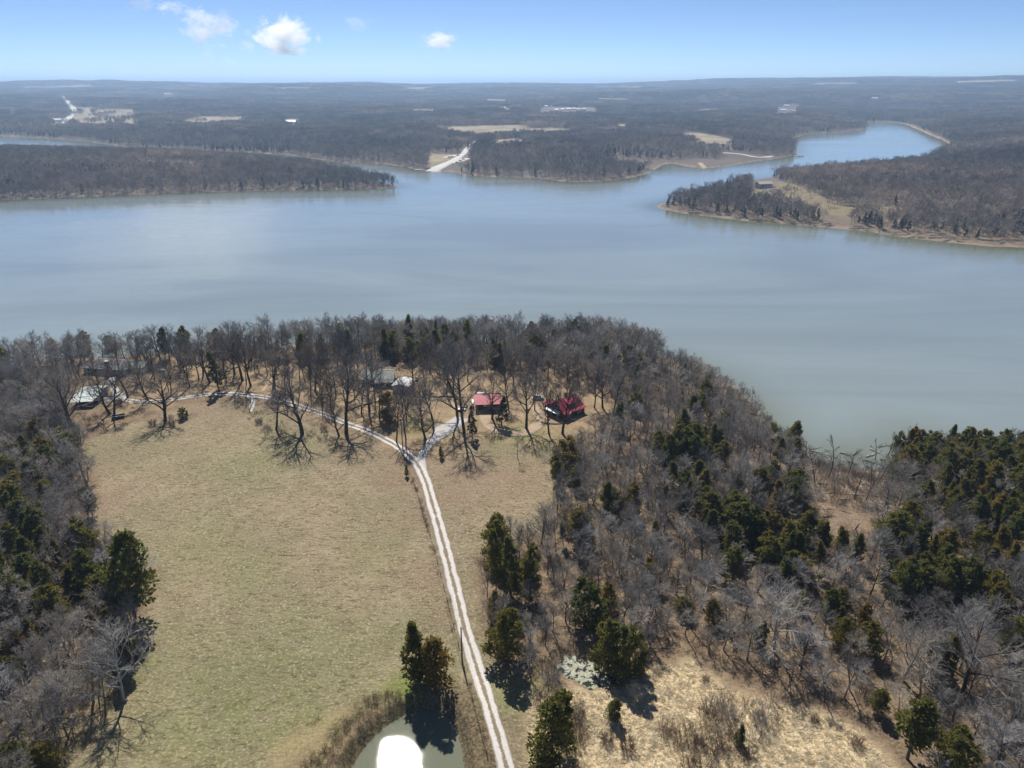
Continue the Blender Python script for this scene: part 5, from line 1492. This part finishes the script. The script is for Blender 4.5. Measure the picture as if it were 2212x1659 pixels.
# ---- house across the water
pl = g1(1640, 407.5); pr_ = g1(1670, 404); rz = 0.28; Lh = 17.0
e = house('lake_house', pl, rz, 'tan-roofed house with a deck on the right headland across the lake', 'house', 1.0)
w = MB(); gable_wall(w, 0, Lh, 0, 9, 6.2, 8.0, 'x', -3); w.build('wall', M_bluewall, e)
r = MB(); gable(r, 0, Lh, 0, 9, 6.3, 8.2, 'x', 0.2, 0.8); r.build('roof', M_tan, e)
MB().box(3, Lh + 2, -2.6, -0.01, 2.4, 2.6).build('deck', M_beige, e)
MB().box(3, Lh + 2, -2.6, -2.5, 2.6, 3.5).build('deck_rail', M_white, e)
for x in (3.1, 9.0, Lh + 1.6): MB().box(x, x + 0.3, -2.5, -2.2, -4, 2.39).build('post', M_beige, e)
for x in (4.5, 8.5, 12.5): window(e, x, 0.0, 3.0, 2.2, 2.2, 'x', -1)
for z in (0.2, 3.4): window(e, 0.0, 4.5, z, 1.6, 1.8, 'y', -1)

# ---- little buildings far away
def far_house(u, v, wpx, roofm, wallm, label, group=None, tall=1.0):
    p = g1(u, v); dist = float(np.linalg.norm(p - np.array([0, 0, CZ]))); Wd = max(wpx * dist / FP, 8.0); Dd = max(7.0, min(Wd * 0.6, 16)); h = (3.2 + 0.04 * Wd) * tall
    e = house('far_house', p, RNG.uniform(-0.25, 0.25), label, 'building'); 
    if group: e['group'] = group
    w = MB(); gable_wall(w, -Wd / 2, Wd / 2, 0, Dd, h, h + Dd * 0.22, 'x', -4); w.build('wall', wallm, e)
    r = MB(); gable(r, -Wd / 2, Wd / 2, 0, Dd, h + 0.1, h + Dd * 0.22 + 0.15, 'x', 0.25, 0.6); r.build('roof', roofm, e)
far_house(628, 266, 20, M_offwhite, M_bluewall, 'long white-roofed barn alone in the woods across the lake')
far_house(641, 268.5, 12, M_beige, M_beige, 'low tan shed just right of the long white-roofed barn')
far_house(116, 262, 24, M_white, M_white, 'white building left of the foot of the far hill road', tall=0.8)
far_house(362, 204, 12, M_white, M_white, 'bright white building high on the far hillside')
far_house(1086, 234.5, 10, M_white, M_white, 'white building in the middle of the far plain')
far_house(462, 246, 14, M_tan, M_bluewall, 'farmhouse at the top of the narrow far field')
far_house(420, 238, 12, M_tan, M_tan, 'grey barn between the two far left fields')
far_house(88, 236, 14, M_white, M_tan, 'pale house in the woods left of the far hill road')
for i, (u, v, w_) in enumerate([(1202, 239, 8), (1215, 238, 7), (1228, 237, 9), (1240, 236.5, 7), (1250, 238, 8), (1262, 237, 6), (1180, 231, 7), (1190, 230, 6), (1310, 236, 7), (1345, 234, 6), (1375, 237, 7), (1400, 232, 6), (1420, 233, 6), (1440, 233, 5)]):
    far_house(u, v, w_, M_white if i % 3 else M_offwhite, M_white, 'tiny white house in the far village beyond the lake', 'houses of the far village')
for i, (u, v, w_) in enumerate([(1715, 242, 9), (1692, 240, 11), (1668, 243, 6), (1700, 230, 10), (1600, 237, 7), (1570, 238, 6), (1782, 221, 9), (1891, 214, 13), (1969, 200, 7), (1960, 179, 8), (1938, 187, 9), (762, 247, 5), (855, 256, 8), (195, 184, 8), (412, 190, 8), (690, 264, 7), (725, 225, 6)]):
    far_house(u, v, w_, M_white if i % 2 else M_tan, M_white, 'tiny pale house scattered in the far woods', 'houses scattered in the far woods')

# ---- vehicles
def car(name, p, rz, paint, label, L=4.5, group=None, cat='car'):
    e = empty(name, tuple(map(float, p)), rz); tag(e, label, cat, group)
    b_ = MB(); h = L / 2
    prof = [(-h, 0.35), (-h, 0.85), (-h * 0.55, 0.98), (h * 0.9, 0.92), (h, 0.75), (h, 0.35)]
    vs_ = [(x, s * 0.9, z) for s in (-1, 1) for x, z in prof]; n = len(prof)
    b_.poly(vs_, [tuple(range(n)), tuple(range(2 * n - 1, n - 1, -1))] + [(i, n + i, n + (i + 1) % n, (i + 1) % n) for i in range(n)])
    b_.build('body', paint, e)
    prof = [(-h * 0.75, 0.95), (-h * 0.55, 1.5), (h * 0.2, 1.5), (h * 0.5, 0.95)]
    vs_ = [(x, s * 0.8, z) for s in (-1, 1) for x, z in prof]; n = 4
    c_ = MB().poly(vs_, [tuple(range(n)), tuple(range(2 * n - 1, n - 1, -1))] + [(i, n + i, n + (i + 1) % n, (i + 1) % n) for i in range(n)]).build('cabin', M_glass, e)
    MB().box(-h * 0.53, h * 0.18, -0.78, 0.78, 1.502, 1.56).build('car_roof', paint, c_)
    for x in (-h * 0.62, h * 0.62):
        for s in (-1, 1): MB().bar((x, s * 0.72, 0.33), (x, s * 0.93, 0.33), 0.33, 0.33, 10).build('wheel', M_tyre, e)
    return e
car('white_car', g1(1162, 862), 0.1, M_carw, 'white vehicle parked on the lawn left of the brown cottage', 4.2)
for i, (u, v, m_, lab) in enumerate([(970, 341, M_card, 'dark car parked on the left lot above the boat ramp'), (976, 339.5, M_cars, 'silver car beside a dark one on the left lot above the boat ramp'),
        (989, 337, M_card, 'dark car at the top of the boat ramp road'), (994, 348, M_carw, 'white car in the lower lot right of the boat ramp'), (1001, 345, M_cars, 'silver car at the upper end of the lot right of the boat ramp'),
        (987, 352, M_card, 'dark car nearest the water right of the boat ramp'), (1017, 341, M_carw, 'bright white vehicle under the trees right of the boat ramp lots')]):
    p = g1(u, v); p[2] += 0.45
    car('parked_car', p, RNG.uniform(-0.5, 0.5), m_, lab, 5.2, 'cars parked at the boat ramp')
# utility trailer by the tree
p = g1(256, 903); e = empty('utility_trailer', tuple(p), 0.42); tag(e, 'dark utility trailer with pale rails parked under the bare trees', 'trailer')
MB().box(-1.9, 1.9, -0.95, 0.95, 0.5, 0.65).build('deck', M_steel, e)
for y in (-0.95, 0.89): MB().box(-1.9, 1.9, y, y + 0.06, 0.95, 1.03).build('side_rail', M_white, e)
for y in (-0.95, 0.89): MB().box(-1.9, 1.9, y + 0.005, y + 0.055, 0.651, 0.949).build('side_panel', M_steel, e)
for s in (-1, 1): MB().bar((-0.2, s * 0.98, 0.33), (-0.2, s * 1.16, 0.33), 0.33, 0.33, 12).build('wheel', M_tyre, e)
MB().bar((1.9, -0.5, 0.5), (3.0, 0, 0.5), 0.05).bar((1.9, 0.5, 0.5), (3.0, 0, 0.5), 0.05).build('tongue', M_steel, e)
MB().bar((2.85, 0, -0.05), (2.85, 0, 0.5), 0.05).build('jack', M_white, e)
# lawn table and box
p = g1(354, 802); e = empty('lawn_table', tuple(p), 0.15); tag(e, 'white-topped picnic table on the lawn right of the chimney house', 'table')
MB().box(-1.0, 1.0, -0.4, 0.4, 0.72, 0.78).build('table_top', M_white, e)
for y in (-0.8, 0.55): MB().box(-1.0, 1.0, y, y + 0.25, 0.42, 0.47).build('bench', M_white, e)
for x in (-0.8, 0.7): MB().bar((x, -0.7, -0.05), (x, -0.1, 0.72), 0.05).bar((x, 0.7, -0.05), (x, 0.1, 0.72), 0.05).build('leg', M_pole, e)
p = g1(348, 803); e = empty('storage_box', tuple(p), 0.2); tag(e, 'blue storage box with a white lid beside the picnic table', 'box')
MB().box(-0.6, 0.6, -0.35, 0.35, -0.05, 0.7).build('body', M_blue, e); MB().box(-0.64, 0.64, -0.39, 0.39, 0.702, 0.78).build('lid', M_white, e)
p = g1(901, 822); e = empty('storage_tank', tuple(p), 0); tag(e, 'small white upright tank on a dark base right of the white shed', 'tank')
MB().box(-0.5, 0.5, -0.5, 0.5, -0.1, 0.4).build('base', M_steel, e); MB().bar((0, 0, 0.402), (0, 0, 1.6), 0.48, 0.44, 14).build('body', M_white, e); MB().bar((0, 0, 1.602), (0, 0, 1.75), 0.3, 0.1, 10).build('cap', M_white, e)
p = g1(998, 886); e = empty('covered_pile', tuple(p), 0.1); tag(e, 'low wood pile under white covers at the head of the gravel drive', 'pile')
for j in range(6): MB().bar((-1.3, -0.3 + 0.12 * j, 0.15 + 0.1 * (j % 3)), (1.3, -0.3 + 0.12 * j, 0.15 + 0.1 * (j % 3)), 0.11, 0.10, 6).build('log', M_log, e)
MB().slab([(-1.4, -0.5, 0.5), (-0.1, -0.5, 0.52), (-0.1, 0.55, 0.6), (-1.4, 0.55, 0.56)], 0.04).build('cover', M_white, e); MB().slab([(0.2, -0.5, 0.5), (1.4, -0.5, 0.5), (1.4, 0.55, 0.58), (0.2, 0.55, 0.6)], 0.04).build('cover', M_white, e)
# farm gate by the bend
a_ = g1(547, 869); b2_ = g1(539, 889); e = empty('farm_gate', tuple(b2_), math.atan2(a_[1] - b2_[1], a_[0] - b2_[0])); tag(e, 'white pipe gate standing open below the bend in the lane', 'gate')
Lg = float(np.hypot(*(a_ - b2_)[:2]))
for z in (0.35, 0.6, 0.85, 1.1): MB().bar((0.1, 0, z), (Lg, 0, z), 0.06, 0.06, 6).build('rail', M_white, e)
for x in (0.1, Lg * 0.5, Lg): MB().bar((x, 0, 0.3), (x, 0, 1.15), 0.06, 0.06, 6).build('upright', M_white, e)
MB().bar((-0.1, 0, -0.4), (-0.1, 0, 1.4), 0.10, 0.09, 8).build('post', M_pole, e)
strip('gate_track', uvline([(541, 856), (548, 869), (541, 889)]), 1.3, M_drive, cols=5, lift=0.05, wob=0.2)

# ---- utility poles and wires
def pole(u, v, h, label, arm, transformer=False):
    p = g1(u, v); e = empty('utility_pole', tuple(p), 0.0); tag(e, label, 'pole', 'poles of the line beside the lane')
    MB().bar((0, 0, -0.5), (0, 0, h), 0.17, 0.11, 9).build('post', M_pole, e)
    if arm:
        c_ = MB().box(-1.0, 1.0, -0.06, 0.06, h - 0.55, h - 0.42).build('crossarm', M_pole, e)
        for x in (-0.9, 0.9): MB().bar((x, 0, h - 0.418), (x, 0, h - 0.22), 0.05, 0.04, 6).build('insulator', M_white, c_)
    if transformer:
        MB().bar((0.32, 0, h - 2.1), (0.32, 0, h - 1.2), 0.2, 0.2, 10).build('transformer', M_galv, e)
    else:
        MB().bar((0, 0, h + 0.002), (0, 0, h + 0.15), 0.05, 0.04, 6).build('insulator', M_white, e)
    return p, h
p1, h1 = pole(998.5, 1433, 8.6, 'utility pole beside the lane above the pond', False)
p2, h2 = pole(870, 968, 9.5, 'utility pole with a crossarm and transformer by the fork', True, True)
p0 = g1(1120, 1900)
def wire(a, b, label, sag=0.5):
    m = MB(); q0 = None
    for t in np.linspace(0, 1, 15):
        q = np.array(a) * (1 - t) + np.array(b) * t; q[2] -= sag * 4 * t * (1 - t)
        if q0 is not None: m.bar(q0, q, 0.016, 0.016, 4)
        q0 = q
    tag(m.build('power_line', M_wire), label, 'wire', 'wires beside the lane')
wire((p1[0], p1[1], p1[2] + h1 + 0.1), (p2[0] + 0.9, p2[1], p2[2] + h2 - 0.3), 'thin power wire strung between the two utility poles', 0.9)
wire((p1[0], p1[1], p1[2] + h1 - 0.9), (p2[0], p2[1], p2[2] + h2 - 1.0), 'lower power wire between the two utility poles', 0.9)
wire((p1[0], p1[1], p1[2] + h1 + 0.1), (p0[0], p0[1], p0[2] + 8.6), 'power wire running from the near pole out of the bottom of the picture', 0.6)

# ---- wire fence along the lane
L_ = [fl[i] for i in range(len(fl))]
e = empty('wire_fence', tuple(map(float, L_[0])), 0); tag(e, 'rusty wire fence on thin posts along the left side of the lane', 'fence')
org = np.array(L_[0]); acc = []
for i in range(len(L_) - 1):
    n_ = max(1, int(np.hypot(*(L_[i + 1] - L_[i])[:2]) / 4.0))
    for k in range(n_): acc.append(L_[i] + (L_[i + 1] - L_[i]) * k / n_)
for q in acc:
    q[2] = gz(q[0], q[1]); d = q - org
    MB().bar((d[0], d[1], d[2] - 0.3), (d[0], d[1], d[2] + 1.15), 0.06, 0.05, 5).build('post', M_pole, e)
for z in (0.4, 0.75, 1.08):
    m = MB()
    for a, b2 in zip(acc[:-1], acc[1:]): m.bar(a - org + (0, 0, z), b2 - org + (0, 0, z), 0.012, 0.012, 3)
    m.build('wire', M_rust, e)

# ---- boat dock and ramp pier
def dock(u, v, L, W, rz, label, roofed):
    p = at(u, v, ZW); e = empty('boat_dock', (float(p[0]), float(p[1]), ZW), rz); tag(e, label, 'dock')
    MB().box(-L / 2, L / 2, -W / 2, W / 2, 0.25, 0.55).build('deck', M_offwhite, e)
    for x in (-L * 0.4, 0, L * 0.4): MB().box(x - 0.8, x + 0.8, -W / 2 + 0.2, W / 2 - 0.2, -0.4, 0.249).build('float', M_steel, e)
    if roofed:
        r = MB(); gable(r, -L * 0.35, L * 0.35, -W / 2, W / 2, 3.0, 3.7, 'x', 0.15, 0.4); r.build('roof', M_greenroof, e)
        for x in (-L * 0.33, L * 0.33):
            for y in (-W * 0.42, W * 0.42): MB().box(x - 0.1, x + 0.1, y - 0.1, y + 0.1, 0.551, 2.9).build('post', M_pole, e)
dock(1727, 338, 14, 7, 0.15, 'roofed boat dock off the wooded point in the far bay', True)
dock(905, 367, 13, 2.4, 0.55, 'long white floating pier beside the boat ramp', False)

# ---- driftwood
def log(p, L, r, rz, tilt, label, group):
    m = MB(); R2 = random.Random(int(abs(p[0] * 1000)) + 3)
    q0 = np.array([-L / 2, 0, r]); n_ = 4
    for i in range(n_):
        q1 = np.array([-L / 2 + L * (i + 1) / n_, R2.gauss(0, 0.05) * L * 0.5, r + tilt * L * (i + 1) / n_]); m.bar(q0, q1, r * (1 - 0.17 * i), r * (1 - 0.17 * (i + 1)), 6); q0 = q1
    for k in range(2):
        x = R2.uniform(-0.1, 0.4) * L; m.bar((x, 0, r), (x + 0.12 * L, R2.choice((-1, 1)) * 0.14 * L, r + 0.08 * L), r * 0.4, r * 0.15, 4)
    o = m.build('driftwood_log', M_log); o.location = tuple(map(float, p)); o.rotation_euler = (0, 0, rz); tag(o, label, 'log', group)
RL = random.Random(9)
cove = gpoly([(1705, 968), (1760, 975), (1850, 982), (1930, 965), (1935, 1000), (1900, 1060), (1880, 1150), (1820, 1185), (1770, 1100), (1730, 1030)])
X, Y, Zg, u, v = jitter_grid(cove, 4.2)
for x, y, z in zip(X, Y, Zg): log((x, y, max(z, ZW)), RL.triangular(1.5, 8, 3), RL.uniform(0.08, 0.24), RL.gauss(0.1, 0.8), RL.uniform(0, 0.05), 'bleached driftwood log stranded in the muddy cove', 'driftwood logs in the cove')
print('logs', len(X))
for i in range(34):
    u = RL.uniform(1470, 2180); v = np.interp(u, [p[0] for p in C_FRONT[::-1]], [p[1] for p in C_FRONT[::-1]]) - RL.uniform(1.5, 13)
    p = g1(u, v); log(p, RL.uniform(5, 14), RL.uniform(0.3, 0.6), RL.uniform(-0.6, 0.6), RL.uniform(0, 0.08), 'bleached log on the bank of the right headland', 'driftwood logs on the headland bank')
for i, (u, v, L) in enumerate([(1664, 925, 8), (1676, 935, 6), (1612, 868, 6), (1655, 905, 5)]):
    p = g1(u, v); log(p, L, 0.25, 1.9 + 0.2 * i, 0.05, 'white fallen trunk on the steep shore above the cove', 'fallen trunks above the cove')
p = at(1788, 897, ZW); log((p[0], p[1], ZW - 0.1), 3.0, 0.16, 0.1, 0.0, 'pale log floating on the lake off the cove', None) if False else None

# ------------------------------------------------------------------ clouds and smoke, real volumes far outside the haze
def puff_mat(name, seed, dens, scale, aniso, thr):
    m = bpy.data.materials.new(name); m.use_nodes = True; nt = m.node_tree; T = NT(nt)
    for n in list(nt.nodes):
        if n.type != 'OUTPUT_MATERIAL': nt.nodes.remove(n)
    out = nt.nodes[0]
    co = T.coord('Object')
    ofs = T.node('ShaderNodeVectorMath', operation='ADD'); T.link(co, ofs.inputs[0]); ofs.inputs[1].default_value = (seed * 3.7, seed * 1.3, seed)
    n = T.noise(scale, 6, 0.62, ofs.outputs[0], 0.3)
    ln = T.node('ShaderNodeVectorMath', operation='LENGTH'); T.link(co, ln.inputs[0])
    v = T.math('SUBTRACT', T.math('ADD', T.math('MULTIPLY', n, 3.4), -1.12), ln.outputs['Value'])
    d = T.ramp(v, [(max(thr, 0.0), 0.0), (max(thr, 0.0) + 0.30, 1.0)])
    pv = T.node('ShaderNodeVolumePrincipled'); pv.inputs['Color'].default_value = (1.0, 1.0, 1.0, 1); pv.inputs['Anisotropy'].default_value = aniso
    T.link(T.math('MULTIPLY', d, dens), pv.inputs['Density'])
    T.link(pv.outputs[0], out.inputs['Volume'])
    return m
def sphere_mesh(name, n=16, m=10):
    V = [(0, 0, 1)] + [(sin(pi * j / m) * cos(2 * pi * i / n), sin(pi * j / m) * sin(2 * pi * i / n), cos(pi * j / m)) for j in range(1, m) for i in range(n)] + [(0, 0, -1)]
    F_ = [(0, 1 + i, 1 + (i + 1) % n) for i in range(n)]
    F_ += [(1 + j * n + i, 1 + (j + 1) * n + i, 1 + (j + 1) * n + (i + 1) % n, 1 + j * n + (i + 1) % n) for j in range(m - 2) for i in range(n)]
    k = 1 + (m - 2) * n
    F_ += [(k + i, len(V) - 1, k + (i + 1) % n) for i in range(n)]
    return mesh_from(name, V, F_)
def cloud(u, v, w, h, dist, label, dens, seed, thr=0.02, scale=1.9, name='cloud', aniso=0.5, cat='cloud'):
    d = ray(u, v); d = d / np.linalg.norm(d)
    c = np.array([0, 0, CZ]) + d * dist
    o = link(name, sphere_mesh(name), puff_mat(name, seed, dens, scale, aniso, thr)); o.location = tuple(map(float, c))
    s = dist / FP
    o.scale = (w * 0.62 * s, w * 0.55 * s, h * 0.66 * s); o.rotation_euler = (0, 0, -math.atan2(d[0], d[1]))
    tag(o, label, cat); o['kind'] = 'stuff' if name == 'smoke' else 'thing'
    return o
DC = 30000.0
cloud(611, 78, 118, 66, DC, 'brightest white puff of cloud, second from the left in the sky', 0.0026, 3.0, -0.02)
cloud(450, 58, 96, 62, DC, 'thin white cloud left of the brightest puff', 0.0016, 7.0, 0.0)
cloud(947, 88, 84, 34, DC, 'small flat wisp of cloud to the right of the big puffs', 0.0018, 11.0, 0.0)
cloud(366, 14, 54, 24, DC, 'faint wisp of cloud at the top edge, upper left', 0.0012, 15.0, 0.02)
cloud(300, 8, 50, 28, DC, 'faintest wisp of cloud at the top left edge', 0.0010, 19.0, 0.02)
cloud(770, 48, 60, 36, DC, 'very faint wisp of cloud between the bright puff and the flat wisp', 0.0005, 23.0, 0.04)
cloud(265, -178, 430, 66, DC, 'broad cloud above the top edge, mirrored in the lake', 0.0016, 41.0, 0.0)
cloud(535, 98, 34, 26, DC, 'small shred of cloud touching the left foot of the brightest puff', 0.0010, 27.0, 0.02)
cloud(446, 122, 36, 34, DC, 'faint shred of cloud below the thin left cloud', 0.0005, 31.0, 0.03)
cloud(1030, 186, 60, 9, 8600, 'thin plume of white smoke on the far ridge', 0.0012, 45.0, 0.0, 1.9, 'smoke', 0.4, 'smoke')
cloud(494, 133, 30, 20, DC, 'faint low shred of cloud nearest the horizon', 0.0006, 35.0, 0.03)

# ------------------------------------------------------------------ air
hz_top = max(float(GZ.max()) + 25.0, CZ + 15)
lo = float(GZ.min()) - 1.5
hb = MB().box(-26000, 26000, -400, 26000, lo, hz_top)
M_haze = bpy.data.materials.new('haze'); M_haze.use_nodes = True
hn = M_haze.node_tree
for n in list(hn.nodes):
    if n.type != 'OUTPUT_MATERIAL': hn.nodes.remove(n)
pv = hn.nodes.new('ShaderNodeVolumePrincipled')
pv.inputs['Color'].default_value = (0.50, 0.72, 1.0, 1)
pv.inputs['Density'].default_value = HAZE
pv.inputs['Anisotropy'].default_value = 0.35
hn.links.new(pv.outputs[0], [n for n in hn.nodes if n.type == 'OUTPUT_MATERIAL'][0].inputs['Volume'])
haze = hb.build('haze', M_haze)
tag(haze, kind='stuff')
print('haze top', hz_top, 'ground', GZ.min(), GZ.max())
_u, _v, _z = project(np.stack([GX.ravel(), GY.ravel(), GZ.ravel() + 10], 1))
for _a in (100, 600, 1106, 1600, 2100):
    _m = (np.abs(_u - _a) < 15) & (_z > 2000); print('horizon row', _a, _v[_m].min())
